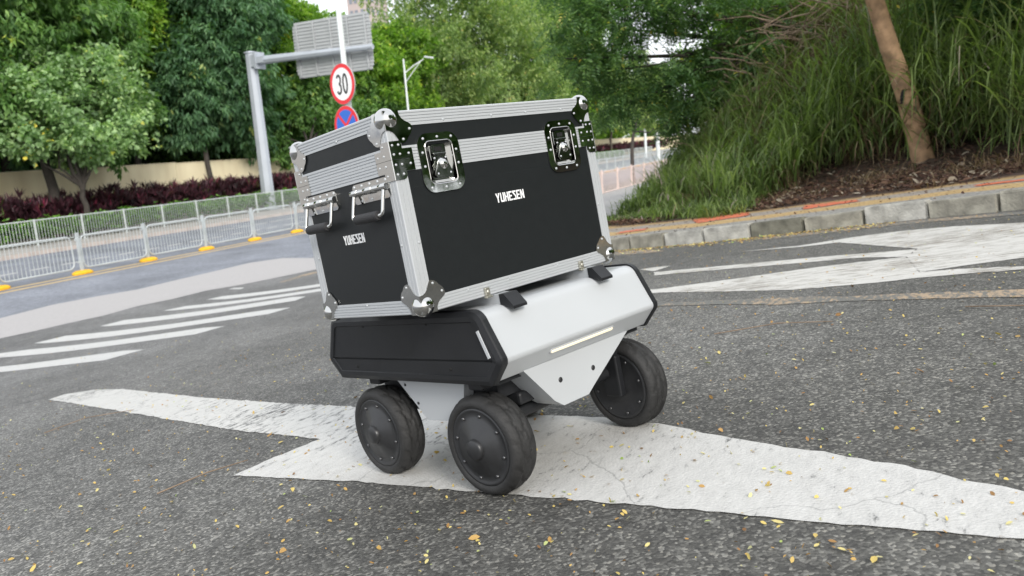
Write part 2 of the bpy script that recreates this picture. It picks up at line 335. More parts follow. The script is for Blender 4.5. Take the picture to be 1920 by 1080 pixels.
def paver_mat():
    m = bpy.data.materials.new('bank_ground'); m.use_nodes = True; t = m.node_tree; b = t.nodes['Principled BSDF']; L = t.links.new
    g = N(t, 'ShaderNodeNewGeometry'); a = N(t, 'ShaderNodeAttribute', attribute_name='tint')   # distance behind the kerb
    no = N(t, 'ShaderNodeTexNoise'); no.inputs['Scale'].default_value = 2.2; no.inputs['Detail'].default_value = 6; L(g.outputs['Position'], no.inputs['Vector'])
    n2 = N(t, 'ShaderNodeTexNoise'); n2.inputs['Scale'].default_value = 30; n2.inputs['Detail'].default_value = 6; L(g.outputs['Position'], n2.inputs['Vector'])
    ad = N(t, 'ShaderNodeMath', operation='MULTIPLY_ADD'); L(no.outputs['Fac'], ad.inputs[0]); ad.inputs[1].default_value = .35; L(a.outputs['Fac'], ad.inputs[2])
    r = N(t, 'ShaderNodeValToRGB'); r.color_ramp.interpolation = 'LINEAR'
    e = r.color_ramp.elements
    sc_ = N(t, 'ShaderNodeMath', operation='MULTIPLY'); sc_.inputs[1].default_value = .1; L(ad.outputs[0], sc_.inputs[0])
    stops = ((0, (.27, .26, .24)), (.075, (.27, .26, .24)), (.082, (.44, .30, .13)), (.125, (.46, .32, .15)), (.13, (.30, .27, .24)), (.17, (.30, .26, .22)), (.19, (.42, .28, .12)), (.212, (.06, .034, .024)), (.5, (.05, .035, .022)))
    while len(e) < len(stops): e.new(.5)
    for q, (p, c) in zip(e, stops): q.position = p; q.color = (*c, 1)
    L(sc_.outputs[0], r.inputs[0])
    # paved verge further along the main road
    sx = N(t, 'ShaderNodeSeparateXYZ'); L(g.outputs['Position'], sx.inputs[0])
    mr = N(t, 'ShaderNodeMapRange'); mr.inputs['From Min'].default_value = 4.8; mr.inputs['From Max'].default_value = 5.2; L(sx.outputs['Y'], mr.inputs['Value'])
    mx = N(t, 'ShaderNodeMix', data_type='RGBA'); L(mr.outputs[0], mx.inputs[0]); L(r.outputs[0], mx.inputs[6]); mx.inputs[7].default_value = (.36, .35, .34, 1)
    br = N(t, 'ShaderNodeTexBrick'); br.inputs['Scale'].default_value = 5; br.inputs['Mortar Size'].default_value = .03; br.inputs['Color1'].default_value = (1, 1, 1, 1); br.inputs['Color2'].default_value = (.95, .95, .95, 1); br.inputs['Mortar'].default_value = (.88, .88, .88, 1)
    L(g.outputs['Position'], br.inputs['Vector'])
    v = N(t, 'ShaderNodeMapRange'); v.inputs['From Min'].default_value = .3; v.inputs['From Max'].default_value = .7; v.inputs['To Min'].default_value = .65; v.inputs['To Max'].default_value = 1.3; L(n2.outputs['Fac'], v.inputs['Value'])
    m1 = N(t, 'ShaderNodeVectorMath', operation='MULTIPLY'); L(mx.outputs[2], m1.inputs[0]); L(br.outputs['Color'], m1.inputs[1])
    m2 = N(t, 'ShaderNodeVectorMath', operation='SCALE'); L(m1.outputs[0], m2.inputs[0]); L(v.outputs[0], m2.inputs['Scale'])
    L(m2.outputs[0], b.inputs['Base Color']); b.inputs['Roughness'].default_value = .85
    bp = N(t, 'ShaderNodeBump'); bp.inputs['Strength'].default_value = .5; bp.inputs['Distance'].default_value = .02; L(n2.outputs['Fac'], bp.inputs['Height']); L(bp.outputs[0], b.inputs['Normal'])
    MATS['bank_ground'] = m
paver_mat()
def wall_mat():
    m = bpy.data.materials.new('wall_render'); m.use_nodes = True; t = m.node_tree; b = t.nodes['Principled BSDF']; L = t.links.new
    g = N(t, 'ShaderNodeNewGeometry'); mp = N(t, 'ShaderNodeMapping'); mp.inputs['Scale'].default_value = (.9, .9, .16); L(g.outputs['Position'], mp.inputs[0])
    n = N(t, 'ShaderNodeTexNoise'); n.inputs['Scale'].default_value = 1.4; n.inputs['Detail'].default_value = 6; L(mp.outputs[0], n.inputs['Vector'])
    r = N(t, 'ShaderNodeValToRGB'); e = r.color_ramp.elements; e[0].position = .3; e[0].color = (.68, .58, .38, 1); e[1].position = .62; e[1].color = (.82, .73, .50, 1)
    q = e.new(.2); q.color = (.42, .36, .25, 1)
    L(n.outputs['Fac'], r.inputs[0]); L(r.outputs[0], b.inputs['Base Color']); b.inputs['Roughness'].default_value = .9
    MATS['wall_render'] = m
wall_mat()

# ------------------------------------------------------------------ ground sheet
def axis(segs):
    out = []
    for a, b, s in segs: out += list(np.arange(a, b, s))
    return out+[segs[-1][1]]
gx_ = axis([(-1200, -100, 220), (-100, -20, 10), (-20, 24, .5), (24, 60, 3), (60, 200, 20), (200, 1800, 200)])
gy_ = axis([(-1200, -60, 190), (-60, -14, 4), (-14, 16, .5), (16, 60, 4), (60, 200, 20), (200, 1800, 200)])
V = [(x, y, zt(x, y)) for y in gy_ for x in gx_]; nx = len(gx_)
F = [(j*nx+i, j*nx+i+1, (j+1)*nx+i+1, (j+1)*nx+i) for j in range(len(gy_)-1) for i in range(nx-1)]
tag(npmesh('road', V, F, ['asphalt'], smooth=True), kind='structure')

def drape(name, pts, m, lift=.004, jit=0., step=.5, zf=None, seed=1, parent=None):
    rnd = random.Random(seed)
    if jit:
        out = []
        for i, a in enumerate(pts):
            b = pts[(i+1) % len(pts)]; L_ = math.hypot(b[0]-a[0], b[1]-a[1]); k = max(1, min(60, int(L_/.035)))
            for j in range(k): t_ = j/k; out.append((a[0]+(b[0]-a[0])*t_+rnd.gauss(0, jit), a[1]+(b[1]-a[1])*t_+rnd.gauss(0, jit)))
        pts = out
    from mathutils.geometry import tessellate_polygon
    bm = bmesh.new(); vs = [bm.verts.new((x, y, 0)) for x, y in pts]
    for tr in tessellate_polygon([[Vector((x, y, 0)) for x, y in pts]]):
        try: bm.faces.new([vs[i] for i in tr])
        except ValueError: pass
    x0, x1 = min(p[0] for p in pts), max(p[0] for p in pts); y0, y1 = min(p[1] for p in pts), max(p[1] for p in pts)
    for k in range(math.ceil(x0/step), math.ceil(x1/step)):
        bmesh.ops.bisect_plane(bm, geom=bm.verts[:]+bm.edges[:]+bm.faces[:], plane_co=(k*step, 0, 0), plane_no=(1, 0, 0))
    for k in range(math.ceil(y0/step), math.ceil(y1/step)):
        bmesh.ops.bisect_plane(bm, geom=bm.verts[:]+bm.edges[:]+bm.faces[:], plane_co=(0, k*step, 0), plane_no=(0, 1, 0))
    for v in bm.verts: v.co.z = (zf or zt)(v.co.x, v.co.y)+lift
    bmesh.ops.recalc_face_normals(bm, faces=bm.faces[:])
    for f in bm.faces:
        if f.normal.z < 0: f.normal_flip()
    me = bpy.data.meshes.new(name); bm.to_mesh(me); bm.free()
    return tag(link(name, me, [m], parent), kind='structure')
MARK = {
'band': [(8.81, 15.093), (9.458, 15.175), (10.664, 15.371), (11.554, 15.172), (12.34, 14.856), (13.381, 14.934), (14.615, 14.937), (16.008, 14.998), (16.774, 14.546), (16.614, 13.458), (16.516, 11.454), (15.498, 10.76), (14.297, 11.622), (13.432, 11.907), (12.685, 12.195), (12.106, 12.591), (11.222, 12.598), (10.582, 12.809), (9.733, 12.684), (9.144, 12.819), (8.552, 12.873), (8.037, 12.993), (7.521, 12.986), (6.0, 13.2), (5.5, 15.4)],
's2': [(10.944, 11.408), (11.255, 11.327), (11.628, 9.327), (11.543, 8.68), (11.068, 8.328), (11.124, 8.93), (10.82, 10.816)],
's3': [(9.953, 11.445), (10.33, 11.285), (10.705, 8.599), (10.623, 7.999), (10.207, 7.691), (10.252, 8.241), (9.919, 11.178)],
's4': [(8.781, 11.556), (9.226, 11.543), (9.924, 8.501), (9.726, 8.078), (9.314, 7.938), (8.737, 11.31)],
's5': [(7.637, 11.561), (8.108, 11.496), (8.587, 7.843), (8.464, 7.303), (8.036, 7.32), (7.609, 11.274)],
's6': [(6.531, 12.2), (6.832, 11.904), (7.039, 11.443), (7.197, 11.024), (7.462, 7.908), (7.355, 7.428), (6.919, 7.473), (6.748, 10.989), (6.36, 11.895)],
's7': [(5.816, 10.922), (6.129, 10.015), (6.277, 7.935), (6.181, 7.494), (5.738, 7.569), (5.753, 9.42), (5.501, 10.353)],
's1': [(12.139, 12.029), (12.282, 12.003), (12.269, 11.714), (12.082, 11.631)],
'yarrow': [(12.717, 11.179), (13.106, 11.212), (13.518, 11.32), (14.004, 11.287), (14.135, 11.057), (13.835, 10.827), (13.717, 11.061), (13.146, 10.993), (12.572, 10.988)],
'front': [(4.004, 6.012), (4.154, 6.033), (4.22, 5.743), (4.124, 5.291), (3.595, 3.91), (3.246, 2.863), (3.083, 2.322), (2.907, 1.739), (2.774, 1.245), (2.668, 0.9), (2.569, 0.687), (2.395, 0.416), (2.24, 0.147), (2.142, -0.028), (2.035, -0.176), (1.956, -0.293), (1.865, -0.428), (1.689, -0.391), (1.72, -0.261), (1.75, -0.117), (1.771, -0.005), (1.815, 0.207), (1.871, 0.454), (1.929, 0.725), (1.981, 1.011), (2.045, 1.325), (2.115, 1.653), (2.148, 1.916), (2.2, 2.29), (2.356, 2.256), (2.606, 2.18), (2.813, 2.858), (3.138, 3.715), (3.807, 5.467)],
'Pa': [(7.604, 1.219), (7.385, 0.634), (7.456, 0.17), (7.387, -0.227), (7.204, -0.54), (6.824, -0.958), (6.552, -1.349), (5.157, -1.07), (5.21, -0.738), (5.199, -0.556), (5.147, -0.211), (5.846, -0.165), (6.166, -0.244), (6.653, 0.017), (7.219, 0.313), (7.283, 0.625)],
'Pb': [(6.91, 1.826), (6.606, 0.931), (6.389, 0.304), (6.146, -0.236), (5.846, -0.165), (6.121, 0.154), (6.245, 0.583), (6.443, 1.065), (6.682, 1.767)],
'Pc': [(5.921, 1.896), (5.825, 1.496), (5.844, 0.968), (5.903, 0.413), (5.846, -0.165), (5.147, -0.211), (5.093, -0.407), (4.925, -0.699), (4.792, -0.996), (4.701, -0.978), (4.826, -0.685), (4.914, -0.394), (4.949, -0.195), (4.952, 0.017), (5.05, 0.473), (5.278, 0.876), (5.635, 1.448), (5.747, 1.841)],
'Pd': [(7.268, 2.053), (7.308, 1.949), (7.225, 1.751), (6.99, 1.846)],
'ymid': [(5.257, 1.688), (5.138, 1.305), (4.952, 0.823), (4.726, 0.332), (4.623, 0.177), (4.527, -0.083), (4.29, -0.612), (4.182, -0.874), (4.033, -0.844), (4.116, -0.588), (4.372, -0.08), (4.471, 0.133), (4.605, 0.52), (4.79, 0.797), (5.03, 1.279), (5.141, 1.652)],
'ykerb': [(8.551, 1.098), (8.444, 0.723), (8.3, 0.134), (8.033, -0.399), (7.563, -1.059), (7.241, -1.487), (7.072, -1.453), (7.373, -1.033), (7.81, -0.389), (8.041, 0.129), (8.162, 0.699), (8.385, 1.077)],
'ypatch': [(9.615, 3.191), (9.571, 2.966), (9.253, 2.504), (8.757, 2.188), (8.818, 2.45), (9.315, 3.093)],
}
for i, (k, p) in enumerate(MARK.items()):
    m = {'band': 'paint_apron', 'front': 'paint_white', 'Pa': 'paint_worn', 'Pb': 'paint_worn', 'Pc': 'paint_worn', 'Pd': 'paint_worn'}.get(k, 'paint_yellow' if k[0] == 'y' else 'paint_far')
    drape('road_marking', p, m, lift=.003, jit=.0035 if k in ('front', 'Pa', 'Pb', 'Pc', 'ymid', 'ykerb', 'ypatch') else 0., seed=i)
for y in (19.15, 18.66):
    drape('median_line', [(5, y-.085), (120, y-.085), (120, y+.085), (5, y+.085)], 'paint_median', step=2)
mb = MB()
for k in range(70):
    x = 8+k*1.0; mb.box(x, x+.6, 22.2, 22.35, .001, .005)
    if 24 < x < 60: mb.box(x-.3, x+.5, 24.4, 24.52, .001, .005)
tag(mb.build('lane_marking', ['paint_far']), kind='structure')

# ------------------------------------------------------------------ bank behind the right kerb
def bank():
    xs = axis([(2, 24, .2), (24, 60, 2), (60, 140, 8)]); ys = axis([(-14, 14, .2)])
    X, Y = np.meshgrid(np.array(xs), np.array(ys)); D, GX, GY = kdist(X, Y)
    Dn = np.abs(D)+1e-9; snap = np.abs(D-.1) < .15
    tx = X-GX+(GX/Dn)*.1*np.sign(D); ty = Y-GY+(GY/Dn)*.1*np.sign(D)
    X2 = np.where(snap, tx, X); Y2 = np.where(snap, ty, Y); D2 = np.where(snap, .1, D)
    R = bank_rise(X2, Y2, D2)
    rng = np.random.RandomState(3)
    Z = np.vectorize(zt)(X2, Y2)+.135+R+rng.normal(0, .02, X.shape)*(R > .02)
    n = len(xs); V = np.stack([X2.ravel(), Y2.ravel(), Z.ravel()], 1); ok = D2 >= .0999
    F = []
    for j in range(len(ys)-1):
        for i in range(n-1):
            if ok[j, i] and ok[j, i+1] and ok[j+1, i] and ok[j+1, i+1]: F.append((j*n+i, j*n+i+1, (j+1)*n+i+1, (j+1)*n+i))
    o = npmesh('bank', V, F, ['bank_ground'], tint=D2.ravel(), smooth=True); tag(o, kind='structure')
bank()
def along(line, step):
    """points and headings each step metres along a polyline"""
    out = []; acc = 0; P = [Vector((*p, 0)) for p in line]
    tot = sum((P[i+1]-P[i]).length for i in range(len(P)-1)); s = 0
    while s < tot-step:
        def at_(s):
            for i in range(len(P)-1):
                L = (P[i+1]-P[i]).length
                if s <= L: return P[i].lerp(P[i+1], s/L)
                s -= L
            return P[-1]
        out.append((at_(s), at_(s+step))); s += step
    return out
def stone_mesh(l, w, h, seed):
    rnd = random.Random(seed); bm = bmesh.new(); bmesh.ops.create_cube(bm, size=1)
    for v in bm.verts: v.co = (v.co.x*l, v.co.y*w, v.co.z*h)
    bmesh.ops.bevel(bm, geom=bm.edges[:], offset=.012, segments=2, affect='EDGES')
    for v in bm.verts: v.co += Vector((rnd.gauss(0, .002), rnd.gauss(0, .002), rnd.gauss(0, .002)))
    me = bpy.data.meshes.new('kerb_stone'); bm.to_mesh(me); bm.free(); return me
stones = []
for i, mn in enumerate(('kerb_stone', 'kerb_stone', 'kerb_stone_pale', 'kerb_stone_dark', 'kerb_stone_pale')):
    me = stone_mesh(.585, .13, .26, i); me.materials.append(MATS[mn]); stones.append(me)
mb = MB(); seg = along(KERB[:-1], .6)
for a, b in seg[:110]:
    d = (b-a).normalized(); nn = Vector((d.y, -d.x, 0))
    z = min(zt(a.x, a.y), zt(b.x, b.y))
    mb.add([(a+nn*.0)[:2]+(z-.2,), (b+nn*.0)[:2]+(z-.2,), (b+nn*.12)[:2]+(z-.2,), (a+nn*.12)[:2]+(z-.2,),
            (a+nn*.02)[:2]+(z+.06,), (b+nn*.02)[:2]+(z+.06,), (b+nn*.12)[:2]+(z+.06,), (a+nn*.12)[:2]+(z+.06,)],
           [(0, 1, 5, 4), (1, 2, 6, 5), (2, 3, 7, 6), (3, 0, 4, 7), (4, 5, 6, 7)])
kerb_root = tag(mb.build('kerb', ['kerb_stone_dark']), kind='structure')
rk = random.Random(5)
for i, (a, b) in enumerate(seg[:110]):
    me = stones[(0, 1, 2, 1, 3, 2, 4, 0)[i % 8]]
    o = bpy.data.objects.new('kerb_stone', me); C.objects.link(o); o.parent = kerb_root
    d = (b-a).normalized(); nn = Vector((d.y, -d.x, 0)); c = (a+b)/2+nn*(.062+rk.gauss(0, .005))
    dz = zt(b.x, b.y)-zt(a.x, a.y)
    X = Vector((d.x, d.y, dz/.6)).normalized(); Z = Vector((0, 0, 1)); Yv = Z.cross(X).normalized(); Z = X.cross(Yv)
    M = Matrix((X, Yv, Z)).transposed().to_4x4(); M.translation = Vector((c.x, c.y, zt(c.x, c.y)+.02+rk.gauss(0, .006))); o.matrix_world = M
zbank = lambda x, y: bz(x, y)
for i, p in enumerate(([(11.25, 1.66), (10.5, 1.52), (10.33, 1.55), (10.45, 2.15), (11.3, 2.4)], [(11.3, 3.45), (11.1, 3.0), (10.75, 2.95), (10.95, 3.4)], [(10.5, .86), (10.05, .22), (9.75, .22), (9.86, .78)], [(9.45, -.9), (9.1, -1.4), (8.95, -1.35), (9.2, -.9)])):
    drape('pavement_marking', p, 'paint_red', lift=.006, jit=.02, step=.2, zf=zbank, seed=50+i)

# ------------------------------------------------------------------ far side of the main road
mb = MB(); mb.box(-60, 300, 26.74, 140, -.2, .118); tag(mb.build('pavement', ['pavement']), kind='structure')
mb = MB(); mb.box(-60, 300, 26.60, 26.735, -.2, .05); fk = tag(mb.build('kerb', ['kerb_far']), kind='structure')
me = stone_mesh(.985, .15, .2, 9); me.materials.append(MATS['kerb_far'])
for i in range(130):
    o = bpy.data.objects.new('kerb_stone', me); C.objects.link(o); o.parent = fk; o.location = (8.5+i, 26.66, .035)
# boundary wall: one panel per bay, with a coping
wl = empty('boundary_wall', (20, 34.2, .118), 'long beige rendered boundary wall with streaks behind the dark red shrubs', 'wall')
for i in range(24):
    x0 = 14+i*6 if i else 8; z1 = 2.97-.0055*(x0-20)
    mb = MB(); mb.box(x0-20, x0-20+5.985, 0, .24, 0, z1-.118); mb.build('wall_panel', ['wall_render'], wl)
    mb = MB(); mb.box(x0-20, x0-20+5.985, -.03, .27, z1-.118+.002, z1-.118+.05); mb.build('coping', ['wall_render'], wl)
# building behind the wall on the left, lengthened as a dark mass for shade
bd = empty('low_building', (14, 46, .118), 'low building behind the wall at left, lengthened as a dark mass for shade', 'building')
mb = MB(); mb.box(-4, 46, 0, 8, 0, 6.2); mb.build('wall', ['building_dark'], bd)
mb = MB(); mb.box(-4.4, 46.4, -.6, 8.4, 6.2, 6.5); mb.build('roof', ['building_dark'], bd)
for k in range(12):
    mb = MB(); x = 4.2+k*3.3; mb.box(x, x+1.8, -.05, -.003, 2.75, 3.8, 0); fr = mb.build('window', ['pole_white' if 0 else 'building_dark'], bd)
    mb = MB(); mb.box(x+.1, x+.86, -.07, -.052, 2.85, 3.7); mb.box(x+.94, x+1.7, -.07, -.052, 2.85, 3.7); mb.build('pane', ['window_reflection'], fr)
# pale tower far behind
tw = empty('tower_block', (178, 118.5, .1), 'pale pinkish tower block barely seen above the back of the direction sign', 'building')
mb = MB(); mb.box(-2.2, 6, -3.2, 3.4, 0, 66); mb.build('wall', ['tower_pink'], tw)
mb = MB()
for k in range(20):
    for y in (-2.6, -.9, .9, 2.3): mb.box(-2.26, -2.21, y-.5, y+.4, 2+k*3.2, 3.6+k*3.2)
    for x in (-1.4, .8, 3.2): mb.box(x, x+1.1, -3.26, -3.21, 2+k*3.2, 3.6+k*3.2)
o = mb.build('window', ['tower_glass'], tw); o['kind'] = 'stuff'

# ------------------------------------------------------------------ railing on the far pavement
mb = MB(); mb.box(-.035, .035, -.03, .03, 0, 1.0, c=.006); mb.box(-.06, .06, -.06, .06, 0, .015)
rail = empty('railing', (20, 29, .118), 'long pale grey pedestrian railing in front of the green hedge across the main road', 'railing')
p0 = mb.build('post', ['rail_paint'], rail); p0.location = (-12, 0, 0)
SP = 2.0
mb = MB(); mb.tube([(.05, 0, .96), (SP-.05, 0, .96)], .022, 8); mb.tube([(.05, 0, .12), (SP-.05, 0, .12)], .018, 8)
for k in range(15): x = .13+k*.1243; mb.tube([(x, 0, .12), (x, 0, .95)], .0105, 6, cap=False)
q0 = mb.build('railing_panel', ['rail_paint'], rail); q0.location = (-12, 0, 0)
for k in range(1, 52):
    for s_ in (p0, q0):
        c = s_.copy(); C.objects.link(c); c.parent = rail; c.location = (-12+k*SP, 0, 0)

# ------------------------------------------------------------------ crowd barriers on the median
def barrier(name, mname, pink=False):
    r = empty(name, (0, 0, 0))
    mb = MB(); H0, H1, L = .16, 1.02, 2.0; rr = .16
    def rr_path():
        pts = []
        for cx, cz, a0 in ((L-rr, H1-rr, 0), (rr, H1-rr, 90), (rr, H0+rr, 180), (L-rr, H0+rr, 270)):
            for k in range(6): a = math.radians(a0+k*18); pts.append((cx+rr*math.cos(a), 0, cz+rr*math.sin(a)))
        return pts+[pts[0]]
    mb.tube(rr_path(), .019, 8, cap=False); mb.build('frame', [mname], r)
    mb = MB()
    for k in range(17): x = .12+k*.11; mb.tube([(x, 0, H0+.01), (x, 0, H1-.01)], .0085, 5, cap=False)
    b = mb.build('bars', [mname], r); b['kind'] = 'stuff'
    mb = MB(); mb.box(-.115, -.045, -.035, .035, .07, 1.10, c=.006); mb.box(-.16, .02, -.022, .022, .9, .95); mb.box(-.16, .02, -.022, .022, .3, .35); mb.build('post', [mname], r)
    mb = MB(); mb.lathe([(.27, 0), (.29, .02), (.28, .06), (.20, .095), (.07, .11), (.0003, .11)], (0, 0, 0), (0, 0, 1), 20)
    mb.v = [(x*1.0-.08, y*.62, z) for x, y, z in mb.v]; mb.build('foot', ['base_yellow'], r)
    return r
xs_b = [12.2, 14.45, 16.65, 18.85, 21.05, 23.2]
words = ['cut by the left edge of the photo', 'second in the row, below the forked tree', 'third in the median row from the left', 'fourth in the row, left of the gantry', 'in front of the gantry base', 'partly hidden by the flight case']
proto = barrier('crowd_barrier', 'galv')
for i, x in enumerate([10.0]+xs_b):
    o = proto if i == 0 else copy_tree(proto)
    rj = random.Random(i+90); o.location = (x, 19.28+rj.gauss(0, .03), 0.002); o.rotation_euler = (rj.gauss(0, .015), 0, rj.gauss(0, .02))
    tag(o, 'grey crowd barrier on a yellow foot, '+(['']+words)[i] if i else 'grey crowd barrier at the extreme left edge, only its bars showing', 'barrier', 'crowd barriers with yellow feet on the median')
for k in range(16):
    o = copy_tree(proto); o.location = (56+k*2.2, 19.28, .002)
    tag(o, 'distant crowd barrier on the median seen in the gap between case and grass bank', 'barrier', 'crowd barriers with yellow feet on the median')
pp = barrier('pink_topped_barrier', 'rail_pink')
for k in range(8):
    o = pp if k == 0 else copy_tree(pp); x = 29.5+k*2.2; o.location = (x, 10.35+.004*k, bz(x, 10.35) if x < 200 else 0)
    o.location.z = zt(x, 10.35)+.002
    tag(o, ['nearest', 'second', 'third', 'fourth', 'fifth', 'sixth', 'seventh', 'farthest'][k]+' faded pinkish crowd barrier in the short row by the slender tree', 'barrier', 'pinkish barriers near the slender tree')

# ------------------------------------------------------------------ sign gantry
gn = empty('sign_gantry', (33.9, 29.85, .118), 'tall grey cantilever sign gantry with the ribbed back of its direction sign facing us', 'road sign')
mb = MB()
def octo(r): return [(r*math.cos(math.radians(22.5+45*k)), r*math.sin(math.radians(22.5+45*k))) for k in range(8)]
vs = []; 
for (z, r) in ((0, .36), (8.15, .28)): vs += [(a, b, z) for a, b in octo(r)]
mb.add(vs, [(i, (i+1) % 8, 8+(i+1) % 8, 8+i) for i in range(8)]+[tuple(range(8, 16))]); mb.box(-.42, .42, -.42, .42, 0, .04)
mb.build('pole', ['galv_pole'], gn)
mb = MB(); mb.lathe([(.33, 0), (.33, .05), (.05, .12), (.0003, .12)], (0, 0, 8.15), (0, 0, 1), 12); mb.build('cap', ['galv_pole'], gn)
mb = MB(); za = 7.72
mb.box(-.36, .36, -.60, -.54, za-.42, za+.42); mb.box(-.36, .36, -.52, -.46, za-.42, za+.42)
for k in range(5): mb.box(-.33+k*.16, -.31+k*.16, -1.05, -.6, za-.16, za+.16)
for k in range(4):
    for sx in (-1, 1): mb.lathe([(.03, 0), (.03, .03), (.0003, .03)], (sx*.26, -.63, za-.3+k*.2), (0, 1, 0), 6)
mb.box(-.3, .3, -.47, -.2, za-.3, za+.3); mb.build('flange', ['galv_pole'], gn)
mb = MB(); mb.tube([(0, -.5, za), (-.05, -7.6, za-.12)], [.22, .13], 8, sm_=False); mb.build('arm', ['galv_pole'], gn)
# board: 11 horizontal aluminium planks, each proud of its joint
by0, by1, bz0, bz1 = 22.5-29.85, 27.2-29.85, 6.72-.118, 9.46-.118; bx = -.22
bx = .30
npl = 17; hgt = (bz1-bz0)/npl
for k in range(npl):
    mb = MB(); c0 = .14 if k in (0, npl-1) else 0; e = .11 if k in (0, npl-1) else (.03 if k in (1, npl-2) else 0)
    mb.box(bx, bx+.025, by0+e, by1-e, bz0+k*hgt+.018, bz0+(k+1)*hgt-.018); mb.box(bx+.014, bx+.02, by0+e+.01, by1-e-.01, bz0+k*hgt-.018, bz0+k*hgt+.018)
    mb.box(bx-.03, bx, by0+e, by1-e, bz0+k*hgt+.018, bz0+k*hgt+.04); mb.build('plank', ['sheet_back'], gn)
for k in range(5):
    y = by0+.28+k*(by1-by0-.56)/4
    mb = MB(); mb.box(bx-.09, bx-.032, y-.035, y+.035, bz0+.05, bz1-.05); mb.box(bx-.3, bx-.09, y-.05, y+.05, za-.26, za+.16); mb.build('bracket', ['sheet_back'], gn)
# ------------------------------------------------------------------ sign post with two round signs
SX, SY = 13.62, 9.76; sz0 = zt(SX, SY)
sp = empty('traffic_sign_post', (SX, SY, sz0), 'pale post with a 30 speed limit disc above a no stopping disc', 'road sign')
mb = MB(); mb.tube([(.10, -.03, 0), (.10, -.03, 3.55)], .062, 12); mb.tube([(.10, -.03, 3.5), (.10, -.03, 7.2)], .055, 12); mb.build('post', ['pole_white'], sp)
nrm = Vector((-.955, .297, 0)); uu = Vector((-.297, -.955, 0))   # face normal, and the viewer's right on the face
def face(mb_, pts, t, m): # pts 2d on the face
    return mb_.prism(pts, lambda a, b, h: (uu*a+Vector((0, 0, b))+nrm*h)[:], t[0], t[1], m)
def circ(r, c, n=48): return [(r*math.cos(2*math.pi*k/n), c+r*math.sin(2*math.pi*k/n)) for k in range(n)]
def ribbon(pts, wd):
    P = [Vector(p) for p in pts]; l = []; r = []
    for i, p in enumerate(P):
        d = (P[min(i+1, len(P)-1)]-P[max(i-1, 0)]).normalized(); n_ = Vector((-d.y, d.x)); l.append((p+n_*wd/2)[:]); r.append((p-n_*wd/2)[:])
    return l+r[::-1]
zc1 = 1.475+2.488-sz0; zc2 = .655+2.488-sz0; RS = .40
mb = MB(); face(mb, circ(RS, zc1), (-.02, 0), 0); face(mb, circ(RS*.985, zc1), (.001, .003), 1); face(mb, circ(RS*.79, zc1), (.004, .006), 2); mb.build('speed_limit_disc', ['sheet_back', 'sign_red', 'sign_white'], sp)
mb = MB(); s_ = RS
z3 = [(-.115*2.4/2.4-.02-.03+x*.1, zc1+y*.2) for x, y in ()]
def arc(cx, cy, rx, ry, a0, a1, n=14): return [(cx+rx*math.cos(math.radians(a0+(a1-a0)*k/n)), cy+ry*math.sin(math.radians(a0+(a1-a0)*k/n))) for k in range(n+1)]
three = arc(-.10, zc1+.092, .062, .083, 150, -62)+arc(-.10, zc1-.082, .068, .098, 62, -152)
face(mb, ribbon(arc(-.10, zc1+.088, .060, .085, 155, -85), .048), (.007, .009), 0)
face(mb, ribbon(arc(-.10, zc1-.088, .066, .092, 88, -155), .048), (.007, .009), 0)
face(mb, ribbon(arc(.105, zc1, .062, .178, 90, -95, 20), .048), (.007, .009), 0); face(mb, ribbon(arc(.105, zc1, .062, .178, 270, 85, 20), .048), (.0068, .0088), 0)
mb.build('number', ['sign_black'], sp)
mb = MB(); face(mb, circ(RS, zc2), (-.02, 0), 0); face(mb, circ(RS*.985, zc2), (.001, .003), 1); face(mb, circ(RS*.80, zc2), (.004, .006), 2)
for a in (45, 135):
    d = Vector((math.cos(math.radians(a)), math.sin(math.radians(a)))); p = Vector((0, zc2)); face(mb, ribbon([(p-d*RS*.86)[:], (p+d*RS*.86)[:]], .06), (.007, .009 if a == 45 else .0095), 1)
mb.build('no_stopping_disc', ['sheet_back', 'sign_red', 'sign_blue'], sp)
for z in (zc1, zc2):
    mb = MB(); mb.box(.02, .17, -.06, .05, z-.03, z+.03); mb.build('bracket', ['galv'], sp)
# ------------------------------------------------------------------ street lamps and poles
def lamp(x, y, z0, h, arm, label, r=.09):
    t_ = empty('street_lamp', (x, y, z0), label, 'street lamp')
    mb = MB(); mb.tube([(0, 0, 0), (0, 0, h)], [r, r*.6], 10); mb.build('pole', ['pole_white'], t_)
    if arm:
        mb = MB(); mb.tube([(0, 0, h-.9), (.25, -.6, h-.45), (.5, -1.25, h-.1)], [.04, .035, .03], 8); mb.tube([(0, 0, h-1.5), (.25, -.6, h-.75), (.42, -1.05, h-.22)], .025, 6); mb.build('arm', ['pole_white'], t_)
        mb = MB(); mb.box(-.12, .12, -.45, .25, -.05, .05, c=.02); o = mb.build('lamp_head', ['pole_white'], t_); o.location = (.6, -1.5, h); o.rotation_euler = (math.radians(12), 0, -.3)
    return t_
lamp(46.9, 28.55, .118, 8.55, True, 'pale street lamp with a raised angled arm, standing in front of the middle trees')
lamp(47.6, 12.0, .1, 6.2, False, 'taller thick white pole right of the slender tree, in front of hanging foliage', .13)
lamp(93, 24.9, .0, 5.0, False, 'thin distant white pole between the slender tree and the thicker pole', .17)
